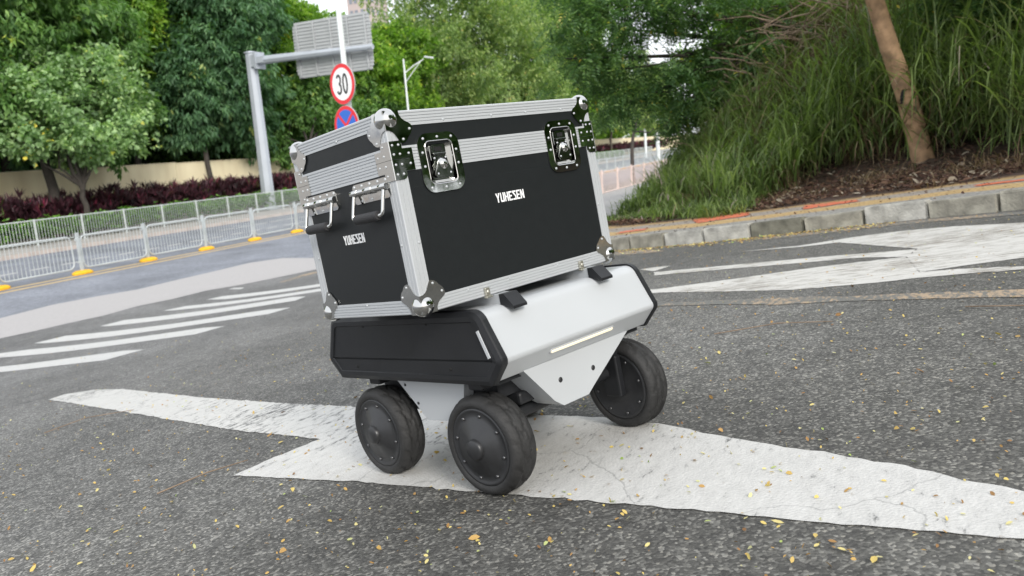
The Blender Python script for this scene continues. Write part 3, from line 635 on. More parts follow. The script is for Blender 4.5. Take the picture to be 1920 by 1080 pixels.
# ------------------------------------------------------------------ foliage generators
def unit(rng, n):
    v = rng.normal(size=(n, 3)); return v/np.linalg.norm(v, axis=1, keepdims=True)
def nrmz(v): return v/np.maximum(np.linalg.norm(v, axis=-1, keepdims=True), 1e-9)
def leaves(P, D, L, W, rng, fold=.25):
    n = len(P); up = np.array([0, 0, 1.])+rng.normal(0, .45, (n, 3)); S = nrmz(np.cross(D, up)); Nn = np.cross(S, D)
    L = np.asarray(L).reshape(-1, 1)*np.ones((n, 1)); W = np.asarray(W).reshape(-1, 1)*np.ones((n, 1))
    mid = P+D*L*.45+Nn*W*fold
    V = np.stack([P, mid+S*W*.5, P+D*L-Nn*L*.10, mid-S*W*.5], 1).reshape(-1, 3)
    b = np.arange(n)*4; F = np.concatenate([np.stack([b, b+1, b+2], 1), np.stack([b, b+2, b+3], 1)])
    return V, F
def crown(name, blobs, dens, k, L, W, droop, mt, parent, seed, spread=.35, shell=.45, fine=False, bias=0.):
    rng = np.random.RandomState(seed); Vs = []; Fs = []; Ts = []; off = 0
    for (x, y, z, r, rz) in blobs:
        nc = int(dens*4*math.pi*(r*r+2*r*rz)/3)
        # sub-lumps make an uneven outline with gaps
        nl = max(6, int(nc/17)); lc = unit(rng, nl)*(shell+(1.14-shell)*rng.rand(nl, 1)**.7)
        ci = rng.randint(0, nl, nc); u = lc[ci]+rng.normal(0, .15, (nc, 3))*np.array([1, 1, .75])
        c = np.array([x, y, z])+u*np.array([r, r, rz]); un = nrmz(u)
        if fine:
            dr = nrmz(unit(rng, nc)*.9+un*.6+np.array([0, 0, -droop])); m = k
            t = (np.arange(m)//2+.5)/(m/2); side = np.where(np.arange(m) % 2, 1., -1.)
            up = np.array([0, 0, 1.])+rng.normal(0, .4, (nc, 3)); S = nrmz(np.cross(dr, up))
            P = (c[:, None]+dr[:, None]*(t[None, :, None]*spread)+np.array([0, 0, -1.])*(t**2)[None, :, None]*spread*.25).reshape(-1, 3)
            D = nrmz(S[:, None]*side[None, :, None]+dr[:, None]*.45).reshape(-1, 3)
        else:
            m = k; P = (c[:, None]+rng.normal(0, 1, (nc, m, 3))*spread*.22).reshape(-1, 3)
            D = nrmz((unit(rng, nc*m).reshape(nc, m, 3)*.95+un[:, None]*.5+np.array([0, 0, -droop]))).reshape(-1, 3)
        n = len(P); ct = np.repeat(rng.normal(.45+bias, .17, nc), m)+rng.normal(0, .1, n)
        ll = L*(.7+.6*rng.rand(n)); V, F = leaves(P, D, ll, ll*W, rng)
        Vs.append(V); Fs.append(F+off); off += len(V); Ts.append(np.repeat(np.clip(ct, 0, 1), 4))
    return npmesh(name, np.concatenate(Vs), np.concatenate(Fs), [mt], parent, tint=np.concatenate(Ts))
def tree(name, label, base, trunk_top, r0, blobs, bark, ck, seed, group=None, limbs=True, trunk_path=None, lean=0., cat='tree'):
    t = empty(name, base, label, cat, group); rng = random.Random(seed); b = Vector(base)
    mb = MB(); top = Vector(trunk_top)-b
    if trunk_path: path = [Vector(p)-b for p in trunk_path]
    else:
        path = [Vector((0, 0, -.1))]+[top*(k/5)+Vector((rng.gauss(0, .05), rng.gauss(0, .05), 0))*(1 if k < 5 else 0) for k in range(1, 6)]
    top = path[-1]; n = len(path)
    mb.tube(path, [r0*(1.25 if i == 0 else 1-.35*i/(n-1)) for i in range(n)], 10); mb.build('trunk', [bark], t)
    mb = MB()
    if limbs:
        for (x, y, z, r, rz) in blobs:
            e = Vector((x, y, z))-b; m = (top+e)/2+Vector((rng.gauss(0, .2), rng.gauss(0, .2), -.15*(e-top).length*.3))
            mb.tube([top, top.lerp(m, .5)+Vector((0, 0, .05)), m, e], [r0*.5, r0*.38, r0*.28, r0*.1], 6)
            for q in range(4):
                s = m.lerp(e, rng.random()); d = Vector((rng.gauss(0, 1), rng.gauss(0, 1), rng.gauss(.2, .6))).normalized()*r*.8
                mb.tube([s, s+d*.5+Vector((0, 0, .05)), s+d], [r0*.16, r0*.1, r0*.04], 5, cap=False)
        mb.build('limbs', [bark], t)
    cr = crown('crown', [(x-b.x, y-b.y, z-b.z, r, rz) for x, y, z, r, rz in blobs], mt=ck['mt'], parent=t, seed=seed, **{k_: v for k_, v in ck.items() if k_ != 'mt'})
    return t
K_MANGO = dict(dens=13, k=9, L=.34, W=.36, droop=.75, mt='leaf_mango', spread=.45)
K_DARK = dict(dens=14, k=9, L=.36, W=.34, droop=.95, mt='leaf_dark', spread=.45)
K_LIGHT = dict(dens=13, k=8, L=.20, W=.75, droop=.35, mt='leaf_light', spread=.55, shell=.3)
K_LIME = dict(dens=11, k=9, L=.30, W=.5, droop=.3, mt='leaf_lime', spread=.6)
K_MID = dict(dens=9, k=9, L=.32, W=.45, droop=.5, mt='leaf_mango', spread=.6, shell=.3)
K_FINE = dict(dens=5, k=9, L=.34, W=.4, droop=.45, mt='leaf_fine', spread=.8, shell=.2)
B = {
 'far_left_big': [(21.768, 32.5, 9.753, 3.17, 2.54), (24.887, 32.5, 10.588, 2.75, 2.52), (26.029, 32.5, 8.47, 2.14, 2.14), (20.723, 32.5, 6.419, 2.3, 2.72), (27.221, 32.5, 5.93, 1.49, 2.48), (22.852, 32.5, 7.356, 2.21, 1.99), (27.78, 32.5, 8.132, 1.25, 1.99)],
 'small_light': [(23.493, 30.6, 5.363, 2.21, 1.88), (21.909, 30.6, 5.657, 1.48, 1.59), (25.315, 30.6, 5.495, 1.51, 1.97), (24.048, 30.6, 7.006, 1.78, 0.94), (22.766, 30.6, 4.07, 1.53, 0.98), (24.144, 30.6, 3.475, 1.25, 0.57), (21.017, 30.6, 4.421, 0.94, 0.83), (22.371, 30.6, 6.916, 0.96, 0.53)],
 'dark_droop': [(32.834, 31.2, 8.076, 2.76, 3.03), (33.478, 31.2, 10.53, 2.77, 2.49), (30.415, 31.2, 5.616, 1.64, 1.72), (34.096, 31.2, 5.525, 2.0, 2.0), (32.395, 31.2, 6.717, 2.47, 2.47), (35.787, 31.2, 7.984, 1.23, 2.35), (30.29, 31.2, 7.657, 1.04, 1.83), (33.55, 31.2, 12.906, 2.47, 2.19), (34.621, 31.2, 3.962, 1.16, 0.87)],
 'yellowgreen_behind': [(32.31, 36.0, 10.764, 1.98, 2.26), (34.484, 36.0, 12.974, 2.34, 2.34), (31.217, 36.0, 8.502, 1.39, 1.67), (32.63, 36.0, 6.913, 1.16, 1.73), (29.5, 37.5, 12.0, 2.3, 2.3)],
 'yellowgreen_right': [(42.59, 35.0, 11.276, 2.38, 1.43), (40.385, 35.0, 12.462, 1.96, 1.63), (46.277, 35.0, 10.778, 2.18, 1.02), (44.634, 35.0, 10.974, 2.12, 1.41), (46.934, 35.0, 11.0, 1.83, 1.2), (42.0, 35.0, 9.0, 2.4, 1.9), (38.8, 35.0, 10.0, 2.2, 1.9)],
 'mid_dark': [(40.045, 32.0, 6.13, 2.26, 2.58), (42.909, 32.0, 4.513, 2.39, 2.05), (37.776, 32.0, 4.258, 1.56, 1.56), (41.949, 32.0, 8.114, 1.99, 1.66), (47.224, 32.0, 5.191, 2.2, 2.2), (44.5, 32.5, 6.5, 2.3, 2.2)],
 'lime_mid': [(49.178, 33.0, 7.873, 2.65, 2.27), (52.338, 33.0, 6.065, 2.39, 2.39), (47.502, 33.0, 9.229, 1.47, 1.47), (54.362, 33.0, 8.885, 2.45, 2.85), (52.756, 33.0, 10.34, 1.98, 1.98), (50, 33.5, 4.6, 2.2, 2.0)],
 'mid_fine': [(55.996, 30.5, 10.298, 4.91, 3.68), (51.5, 30.5, 9.8, 3.0, 2.2), (57.14, 30.5, 7.142, 4.61, 2.52), (56.167, 30.5, 15.773, 5.25, 2.82)],
 'mid_fine2': [(62.897, 30.5, 12.985, 5.36, 4.02), (67.604, 30.5, 9.332, 5.27, 3.83), (74.491, 30.5, 13.207, 5.15, 4.64), (68.267, 30.5, 6.535, 5.35, 2.19)],
 'mid_far': [(90.03, 34.0, 8.484, 4.98, 3.74), (79.027, 34.0, 8.146, 4.46, 2.79), (96.482, 34.0, 13.797, 5.24, 5.24), (86.675, 34.0, 17.631, 5.33, 4.74), (101.373, 34.0, 6.805, 3.46, 3.15)],
 'pale_small': [(98.399, 31.0, 5.6, 3.01, 2.0), (94.657, 31.0, 7.713, 2.57, 2.57), (106.68, 31.0, 5.8, 2.87, 2.0), (105.846, 31.0, 7.298, 2.84, 2.84)],
 'slender': [(40.392, 11.0, 4.249, 1.21, 1.2), (37.494, 11.0, 4.1, 0.88, 1.0), (43.0, 11.0, 3.9, 1.15, 1.1), (39.673, 11.0, 5.777, 1.31, 1.31), (43.4, 11.0, 5.2, 1.18, 1.3), (44.0, 11.0, 3.1, 0.9, 0.77)],
 'dark_over': [(16.005, 5.052, 4.709, 1.28, 0.75), (15.578, 5.727, 4.135, 0.75, 0.64), (15.975, 4.757, 3.847, 0.96, 0.64), (16.329, 3.883, 3.566, 0.96, 0.48), (16.503, 4.084, 4.944, 1.17, 0.37), (16.807, 2.915, 3.697, 1.07, 0.64), (15.991, 5.444, 5.578, 1.28, 0.64), (16.535, 3.201, 2.988, 0.96, 0.48), (15.942, 4.559, 3.203, 0.64, 0.32), (17.21, 2.337, 4.383, 1.28, 0.64), (16.93, 3.409, 5.517, 1.6, 0.64), (17.447, 3.502, 2.638, 0.68, 0.45), (17.257, 4.019, 2.902, 0.57, 0.45), (17.865, 2.888, 3.311, 1.02, 0.68)],
 'lean_crown': [(12.7, -1.25, 4.0, 0.65, 0.22), (12.9, -1.9, 3.9, 0.6, 0.26), (13.0, -.4, 5.2, 1.2, 0.4), (11.83, 0.969, 5.329, 1.4, 0.63), (12.823, -1.258, 4.879, 1.4, 0.7)],
 'bank_back1': [(22.081, 1.833, 5.161, 1.47, 1.2), (21.769, 2.806, 5.895, 1.33, 0.8), (22.208, 1.1, 4.055, 1.07, 0.8), (21.5, 1.2, 6.2, 1.5, 1.0), (21.2, 3.2, 4.4, 1.2, 1.2)],
 'bank_back2': [(22.157, -1.141, 4.172, 1.2, 0.9), (22.777, -2.406, 4.318, 1.2, 1.0), (21.913, -0.331, 4.859, 1.0, .9), (22.4, -2.0, 5.6, 1.5, 1.2), (22.6, -3.6, 4.6, 1.5, 1.4), (22.2, -.5, 3.4, 1.3, 1.0)],
}
def push(bl, k): return [(x*k, y*k, 2.488+(z-2.488)*k, r*k, rz*k) for x, y, z, r, rz in bl]
B['dark_droop'] = push(B['dark_droop'], 1.1); B['mid_dark'] = push(B['mid_dark'], 1.08); B['mid_fine'] = push(B['mid_fine'], 1.12); B['mid_fine2'] = push(B['mid_fine2'], 1.08); B['lime_mid'] = push(B['lime_mid'], 1.03)
GZ = .118
tree('street_tree', 'large broadleaf tree with thick dark trunk at the far left before the beige wall', (22.9, 31.6, GZ), (22.95, 31.9, 5.2), .24, B['far_left_big'], 'bark_dark', K_MANGO, 11)
tree('street_tree', 'small pale green tree with forked slim trunk in front of the larger left tree', (23.5, 30.6, GZ), (23.5, 30.6, 2.15), .15, B['small_light'], 'bark_dark', K_LIGHT, 12)
tree('street_tree', 'dark green tree with drooping leaf clusters just left of the tall sign gantry', (33.4, 33.2, GZ), (33.9, 33.9, 4.5), .17, B['dark_droop'], 'bark_dark', K_DARK, 13)
tree('tree', 'yellow green tree top behind, between the big left tree and the drooping dark tree', (32.0, 37.5, GZ), (32.2, 36.6, 6), .2, B['yellowgreen_behind'], 'bark_dark', K_LIME, 14)
tree('tree', 'bright lime tree crown reaching up behind the arm of the sign gantry', (43.0, 36.5, GZ), (42.6, 35.4, 6), .22, B['yellowgreen_right'], 'bark_dark', K_LIME, 15)
tree('tree', 'deep green shaded tree mass right of the gantry pole, behind the speed limit disc', (40.9, 33.3, GZ), (41.0, 32.4, 3.4), .2, B['mid_dark'], 'bark_dark', K_MID, 16)
tree('tree', 'fresh green tree directly behind the street lamp, left of the fine leaved trees', (50.6, 33.2, GZ), (50.8, 33, 4.2), .2, B['lime_mid'], 'bark_dark', dict(K_LIME, dens=9, L=.34), 17)
tree('tree', 'tall fine leaved tree above the middle of the flight case', (61.5, 34, GZ), (61.3, 34, 6.0), .24, B['mid_fine'], 'bark_grey', K_FINE, 18)
tree('tree', 'airy grey green tree above the right part of the flight case lid', (67.5, 30.8, GZ), (67.6, 30.6, 6.0), .24, B['mid_fine2'], 'bark_grey', K_FINE, 19)
tree('tree', 'distant tree above the right end of the flight case, behind the dark overhang', (88.0, 34.0, GZ), (88, 34, 6), .28, B['mid_far'], 'bark_grey', dict(K_FINE, dens=5, L=.45, mt='leaf_lime'), 20)
tree('tree', 'distant pale green round tree by the far wall, just right of the case lid corner', (99.5, 31.2, GZ), (99.5, 31, 4), .2, B['pale_small'], 'bark_grey', dict(K_LIGHT, dens=6, L=.4, W=.6), 21)
ft = [o for o in C.objects if o.type == 'EMPTY' and o.get('label', '').startswith('small pale')][0]
mb = MB()
for s_, q_ in ((-1, .9), (1, 1.0)): mb.tube([(0, 0, 1.9), (s_*.12, 0, 2.35), (s_*.32, .0, 2.9*q_), (s_*.5, 0, 3.6)], [.11, .10, .085, .05], 8)
mb.build('fork', ['bark_dark'], ft)
sl_ = tree('street_tree', 'slender dark stemmed young tree beside the road right of the case', (36.95, 10.55, .14), (38.9, 10.9, 3.2), .11, B['slender'], 'bark_dark', dict(K_FINE, dens=22, L=.15, mt='leaf_fine', spread=.4, W=.45), 22, trunk_path=[(36.95, 10.55, .0), (37.05, 10.6, .9), (37.3, 10.65, 1.9), (38.2, 10.8, 2.75)])
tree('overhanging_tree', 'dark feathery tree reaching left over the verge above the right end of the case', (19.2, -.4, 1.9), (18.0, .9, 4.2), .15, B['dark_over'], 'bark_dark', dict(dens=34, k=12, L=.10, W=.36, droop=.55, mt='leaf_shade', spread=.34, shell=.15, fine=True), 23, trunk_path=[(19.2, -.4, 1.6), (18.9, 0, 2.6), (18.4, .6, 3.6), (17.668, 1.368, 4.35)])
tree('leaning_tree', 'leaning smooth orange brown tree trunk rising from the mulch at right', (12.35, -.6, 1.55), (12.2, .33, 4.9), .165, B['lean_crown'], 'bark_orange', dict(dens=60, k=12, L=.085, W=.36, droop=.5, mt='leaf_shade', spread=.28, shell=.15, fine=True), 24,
     trunk_path=[(12.36, -.60, 1.45), (12.333, -0.575, 1.75), (12.317, -0.474, 2.15), (12.311, -0.325, 2.765), (12.282, -0.112, 3.414), (12.264, 0.074, 4.055), (12.193, 0.335, 4.894)])
tree('bank_tree', 'sunlit green tree behind the top of the grass bank, left of the leaning trunk', (22.2, 1.8, 2.0), (22.1, 1.9, 4), .14, B['bank_back1'], 'bark_grey', dict(dens=30, k=8, L=.19, W=.4, droop=.4, mt='leaf_lime', spread=.4, shell=.2), 25)
tree('bank_tree', 'shaded green tree behind the grass to the right of the leaning trunk', (22.6, -1.6, 2.6), (22.4, -1.5, 4), .14, B['bank_back2'], 'bark_grey', dict(dens=24, k=8, L=.19, W=.4, droop=.5, mt='leaf_lime', spread=.4, shell=.2), 26)
tree('bank_shrub', 'olive brown scrubby thicket above the grass, left of the leaning trunk', (17.6, 1.4, 2.6), (17.6, 1.4, 3.0), .06, [(17.2, 2.2, 3.9, 1.0, .6), (17.6, 1.3, 4.1, 1.0, .6), (17.9, .5, 4.2, .9, .6), (18.6, 1.4, 4.9, 1.2, .5), (17.0, 2.9, 3.3, .8, .5)], 'bark_dark', dict(dens=34, k=12, L=.10, W=.3, droop=.3, mt='leaf_brush', spread=.36, shell=.15, fine=True), 27, cat='shrub')
# dense row of trees closing the view behind the wall, and trees on our side of the road (they show in the chrome)
rng_ = random.Random(77)
def bigtree(seed, mt, h):
    r = random.Random(seed); bl = []
    for k in range(9):
        bl.append((r.gauss(0, 1.9), r.gauss(0, 1.2), h*(.30+.66*k/8), 2.6+r.random(), 2.2+r.random()*.8))
    return bl
proto_t = []
for j, (mt, h) in enumerate((('leaf_mango', 13.5), ('leaf_dark', 14.5), ('leaf_lime', 12.5))):
    proto_t.append(tree('background_tree', 'x', (0, 0, 0), (0, 0, h*.42), .26, bigtree(60+j, mt, h), 'bark_dark', dict(dens=6.5, k=8, L=.42, W=.42, droop=.6, mt=mt, spread=.6), 80+j))
spots = [(10, 41, 0), (17, 43, 1), (23.5, 44, 0), (27, 40.5, 1), (35, 44, 1), (38, 40.5, 0), (46, 42.5, 0), (56, 43, 1), (66, 42, 0), (80, 43, 2), (94, 42, 2), (110, 41, 0), (128, 40, 2), (150, 38, 0)]
descs = ['far left behind the dark low building', 'behind the large left tree', 'filling the gap right of the large left tree', 'dark and dense between the two left street trees', 'behind the drooping dark tree', 'between the gantry pole and the drooping tree', 'behind the direction sign', 'behind the fresh green tree by the lamp', 'behind the fine leaved tree', 'behind the airy tree over the case lid', 'lime coloured, over the right end of the lid', 'behind the pale round tree', 'past the pale round tree by the far road', 'furthest along the main road']
used = set()
for i, ((x, y, j), dsc) in enumerate(zip(spots, descs)):
    o = proto_t[j] if j not in used else copy_tree(proto_t[j]); used.add(j)
    o.location = (x, y, GZ); o.rotation_euler = (0, 0, rng_.random()*6); o.scale = [{46: .72, 56: .62, 66: .8, 80: .8, 94: .75}.get(x, 1)]*3
    tag(o, 'tall backdrop tree '+dsc, 'tree', 'tall trees closing the view behind the wall')
for i, (x, y, j) in enumerate([(1, -19, 1), (7, -17, 0), (13, -18, 2), (19, -15, 0)]):
    o = copy_tree(proto_t[j]); o.location = (x, y, zt(x, y)-.1); o.rotation_euler = (0, 0, rng_.random()*6)
    tag(o, 'tree on the near side, seen only as a green reflection in the chrome fittings', 'tree', 'trees reflected in the chrome')

# ------------------------------------------------------------------ hedges
def spiky(name, x0, x1, y0, y1, z0, h, n, k, L, W, mt, label, seed, lean=.5):
    rng = np.random.RandomState(seed)
    c = np.stack([x0+(x1-x0)*rng.rand(n), y0+(y1-y0)*rng.rand(n), z0+h*(.25+.75*rng.rand(n)**.7)*(1+.12*rng.randn(n))], 1)
    a = rng.rand(n, k)*6.283; el = lean+rng.rand(n, k)*.9
    D = np.stack([np.cos(a)*np.cos(el), np.sin(a)*np.cos(el), np.sin(el)], 2).reshape(-1, 3)
    P = np.repeat(c, k, 0); ll = L*(.7+.6*rng.rand(len(P))); V, F = leaves(P, D, ll, ll*W, rng, .15)
    t = np.repeat(np.clip(np.repeat(rng.normal(.45, .2, n), k)+rng.normal(0, .15, len(P)), 0, 1), 4)
    o = npmesh(name, V, F, [mt], tint=t); tag(o, label, 'hedge', kind='stuff'); return o
spiky('red_shrubs', 12, 70, 31.2, 33.4, .1, 1.42, 6800, 10, .42, .17, 'leaf_red', 'band of spiky dark red cordyline shrubs along the foot of the beige wall', 31, .55)
spiky('red_shrubs', 70, 130, 31.2, 33.4, .1, 1.25, 1500, 9, .6, .2, 'leaf_red', 'far dark red shrubs below the wall seen right of the case', 32, .5)
spiky('green_hedge', 12, 100, 29.45, 30.6, .1, .82, 15000, 9, .14, .5, 'leaf_hedge', 'low bright green clipped hedge behind the pale railing', 33, -.1)
# ------------------------------------------------------------------ grass on the bank
def grass(name, n_t, per, hl, mt, seed, region, wd=.02, label='', up=.75, cat='grass', stems=False):
    rng = np.random.RandomState(seed); X = []; 
    while len(X) < n_t:
        x = region[0]+(region[1]-region[0])*rng.rand(4000); y = region[2]+(region[3]-region[2])*rng.rand(4000); d, _, _ = kdist(x, y)
        lim = region[4]+.25*np.sin(y*2.3)+.15*np.sin(y*5.1+1)+(1.5*(1-sm(y, -.3, 2.6))*(.25+.75*sm(y, -1.9, -.7)) if region[4] > 2.5 else 0)
        keep = (d > lim) & (d < region[5]) & (y < region[3]+.12*(x-11))
        X += list(np.stack([x, y, d], 1)[keep])
    X = np.array(X[:n_t]); base_z = np.vectorize(zt)(X[:, 0], X[:, 1])+.12+bank_rise(X[:, 0], X[:, 1], X[:, 2])
    hs = hl*(.45+.55*np.clip((X[:, 2]-region[4])/2.2, 0, 1))*(.75+.5*rng.rand(n_t))*(1-.55*np.clip((X[:, 1]-2.0)/2.2, 0, 1))*(1+.42*(1-sm(X[:, 1], -.8, 1.2)))
    n = n_t*per; R = np.repeat(np.stack([X[:, 0], X[:, 1], base_z], 1), per, 0)+np.concatenate([rng.normal(0, .09, (n, 2)), np.zeros((n, 1))], 1)
    H = np.repeat(hs, per)*(.45+.6*rng.rand(n)); az = rng.rand(n)*6.283; S = 6
    el = np.clip(rng.normal(up, .22, n), .2, 1.25)*math.pi/2*.9
    if stems: R[:, 2] += np.repeat(hs, per)*rng.rand(n)*.6
    pts = [R]; d_el = el.copy(); cur = rng.normal(.30, .12, n)
    ho = np.stack([np.cos(az), np.sin(az)], 1)
    for s in range(S):
        st = H/S; p = pts[-1]+np.stack([ho[:, 0]*np.cos(d_el)*st, ho[:, 1]*np.cos(d_el)*st, np.sin(d_el)*st], 1); pts.append(p); d_el = d_el-cur*(.35+.33*s)
    side = np.stack([-ho[:, 1], ho[:, 0], np.zeros(n)], 1); w_ = wd*(.6+.8*rng.rand(n))
    prof_ = [.5, .9, 1, .95, .75, .45, .06]
    V = np.stack([v for s in range(S+1) for v in (pts[s]+side*(w_*prof_[s]/2)[:, None], pts[s]-side*(w_*prof_[s]/2)[:, None])], 1).reshape(-1, 3)
    b = np.arange(n)*(2*(S+1)); F = np.concatenate([np.stack([b+2*s, b+2*s+1, b+2*s+3, b+2*s+2], 1) for s in range(S)])
    t = np.repeat(np.clip(np.repeat(rng.normal(.42, .2, n_t), per)+rng.normal(0, .16, n), 0, 1), 2*(S+1))
    o = npmesh(name, V, F, [mt], tint=t); tag(o, label, cat, kind='stuff'); return o
grass('tall_grass', 1450, 34, 1.45, 'grass', 41, (8.5, 20, -8, 4.4, 2.52, 10.5), .020, 'tall arching green grass covering the bank behind the mulch', stems=True)
grass('short_grass', 380, 26, .78, 'grass', 42, (9.5, 15, 1.6, 4.7, 2.0, 5.5), .016, 'lower bright tufts of grass at the left end of the bank')
grass('dry_grass', 520, 26, 1.5, 'grass_dry', 43, (8.5, 19, -7, 3.2, 2.6, 9), .013, 'dry brown stalks and dead blades mixed into the tall grass', up=.7)
grass('dry_stems', 120, 16, .5, 'grass_dry', 44, (8.5, 14, -6, 3.2, 2.1, 3.4), .009, 'short dead stems standing in the mulch', up=.5)
grass('dry_brush', 230, 26, 1.7, 'grass_dry', 45, (13.6, 17.5, -.2, 3.0, 4.0, 10), .012, 'brown dead brush among the upper grass left of the leaning trunk', up=.62, stems=True)
# dead hanging brush above the grass
rng = np.random.RandomState(9)
mbs = MB(); rr = random.Random(4)
for k in range(260):
    x = rr.uniform(14.6, 17.5); y = rr.gauss(1.3, .8); d0 = 5; z = bz(x, y)+rr.uniform(.4, 2.3)
    a = rr.uniform(0, 6.28); L_ = rr.uniform(.4, 1.5); e = rr.uniform(-.9, .5)
    p0_ = Vector((x, y, z)); p2 = p0_+Vector((math.cos(a)*math.cos(e), math.sin(a)*math.cos(e), math.sin(e)))*L_
    mbs.tube([p0_, (p0_+p2)/2+Vector((rr.gauss(0, .08), rr.gauss(0, .08), .08)), p2], [.012, .009, .003], 4, cap=False)
tag(mbs.build('dead_branches', ['litter_twig']), 'tangle of dry brown branches hanging in the upper grass bank', 'branches', kind='stuff')
lt = [o for o in C.objects if o.name.startswith('leaning_tree')][0]; lo_ = Vector(lt.location); mb = MB()
c_ = Vector((12.311, -.325, 2.765))-lo_; f_ = Vector((-.97, .12, .1)).normalized()
for dz_, dy_, r_ in ((.05, .0, .022), (.02, .004, .028), (-.02, .01, .03), (-.06, .015, .026), (-.10, .02, .018)): mb.dome((c_+f_*.130+Vector((0, dy_+.03, dz_)))[:], f_, r_, h=.5)
mb.build('bark_scar', ['dark_gap'], lt)
# long bare branches of the overhanging tree
ot = [o for o in C.objects if o.name.startswith('overhanging_tree')][0]
br = MB(); ob = Vector(ot.location)
for path in ([(17.668, 1.368, 4.35), (17.137, 2.433, 4.234), (16.709, 3.403, 4.365), (16.365, 4.277, 4.698)], [(17.561, 1.561, 4.32), (17.053, 2.529, 4.032), (16.554, 3.497, 3.797)], [(17.137, 2.433, 4.234), (16.84, 3.112, 4.341), (16.5, 3.888, 4.457), (16.321, 4.374, 4.9)], [(17.4, 1.8, 4.2), (16.6, 2.6, 3.5), (16.1, 3.3, 3.1)]):
    br.tube([Vector(p)-ob for p in path], [.05, .038, .028, .012][:len(path)], 7)
br.build('branch', ['bark_dark'], ot)
# ------------------------------------------------------------------ litter and fallen leaves
def scatter(name, n, fx, size, mt, seed, label, flat=.25, asp=.5, cat='leaves'):
    rng = np.random.RandomState(seed); P = fx(rng, n); n = len(P)
    a = rng.rand(n)*6.283; D = nrmz(np.stack([np.cos(a), np.sin(a), rng.normal(0, flat, n)], 1))
    ll = size*(.5+1.0*rng.rand(n)**1.5); up = np.array([0, 0, 1.])+rng.normal(0, flat, (n, 3)); S = nrmz(np.cross(D, up)); Nn = np.cross(S, D)
    Lc = ll[:, None]; W_ = Lc*asp; h = np.abs(rng.normal(0, .15, (n, 1)))*Lc
    V = np.stack([P-D*Lc/2, P-D*Lc*.2+S*W_*.45+Nn*h, P+D*Lc*.2+S*W_*.42+Nn*h, P+D*Lc/2, P+D*Lc*.2-S*W_*.42, P-D*Lc*.2-S*W_*.45], 1).reshape(-1, 3)
    b = np.arange(n)*6; F = np.concatenate([np.stack([b, b+1, b+2, b+3], 1), np.stack([b, b+3, b+4, b+5], 1)])
    V[:, 2] += .006
    o = npmesh(name, V, F, [mt], tint=np.repeat(rng.rand(n), 6)); tag(o, label, cat, kind='stuff'); return o
def f_road(rng, n):
    # thin everywhere, clumps, more towards the kerb
    d = .9+14*rng.rand(n*3)**1.25; az = np.radians(rng.uniform(-14, 72, n*3)); x = d*np.cos(az); y = d*np.sin(az)
    cl = rng.rand(60, 2)*np.array([9, 8])+np.array([1, -2]); ci = rng.randint(0, 60, n); cx = cl[ci]+rng.normal(0, .22, (n, 2))
    x = np.concatenate([x, cx[:n//2, 0]]); y = np.concatenate([y, cx[:n//2, 1]])
    kd, _, _ = kdist(x, y); keep = (kd < -.05) & (rng.rand(len(x)) < np.where(y > 5, .35, 1)); x, y = x[keep][:n], y[keep][:n]
    return np.stack([x, y, np.vectorize(zt)(x, y)], 1)
scatter('fallen_leaves', 4600, f_road, .0135, 'fallen', 5, 'small yellow fallen leaves strewn over the old asphalt', asp=.5, flat=.35)
def f_near(rng, n):
    P = f_road(rng, n*4); r = np.hypot(P[:, 0], P[:, 1]); return P[(r < 5.5)][:n]
scatter('curled_leaves', 200, f_near, .022, 'fallen', 15, 'larger curled yellow leaves scattered among the small ones on the near asphalt', asp=.45, flat=.5)
def f_gut(rng, n):
    i = rng.randint(8, 15, n); t = rng.rand(n); p = KP[i]+(KP[i+1]-KP[i])*t[:, None]; d = nrmz(KP[i+1]-KP[i]); off = -np.abs(rng.normal(0, .16, n))-.03
    x = p[:, 0]+d[:, 1]*off; y = p[:, 1]-d[:, 0]*off
    return np.stack([x, y, np.vectorize(zt)(x, y)], 1)
scatter('gutter_leaves', 1500, f_gut, .024, 'fallen', 6, 'line of yellow leaves and grit gathered along the foot of the kerb', asp=.5)
def f_bank(rng, n):
    x = rng.uniform(7, 16, n*5); y = rng.uniform(-7, 4.6, n*5); d, _, _ = kdist(x, y); k = (d > 1.95+.15*np.sin(y*3)) & (d < 4.4) & (rng.rand(n*5) < np.exp(-(d-1.9)*.4)); x, y, d = x[k][:n], y[k][:n], d[k][:n]
    return np.stack([x, y, np.vectorize(zt)(x, y)+.135+bank_rise(x, y, d)+rng.rand(len(x))*.05], 1)
scatter('mulch_litter', 16000, f_bank, .085, 'litter', 7, 'dark red brown leaf litter along the foot of the grass bank', flat=.4, asp=.16)
def f_pave(rng, n):
    x = rng.uniform(7, 13, n*3); y = rng.uniform(-3, 4.6, n*3); d, _, _ = kdist(x, y); k = (d > .15) & (d < 2.1); x, y = x[k][:n], y[k][:n]
    return np.stack([x, y, np.vectorize(zt)(x, y)+.137], 1)
scatter('pavement_litter', 600, f_pave, .035, 'litter', 8, 'scattered dry bits on the paving strip', asp=.4)
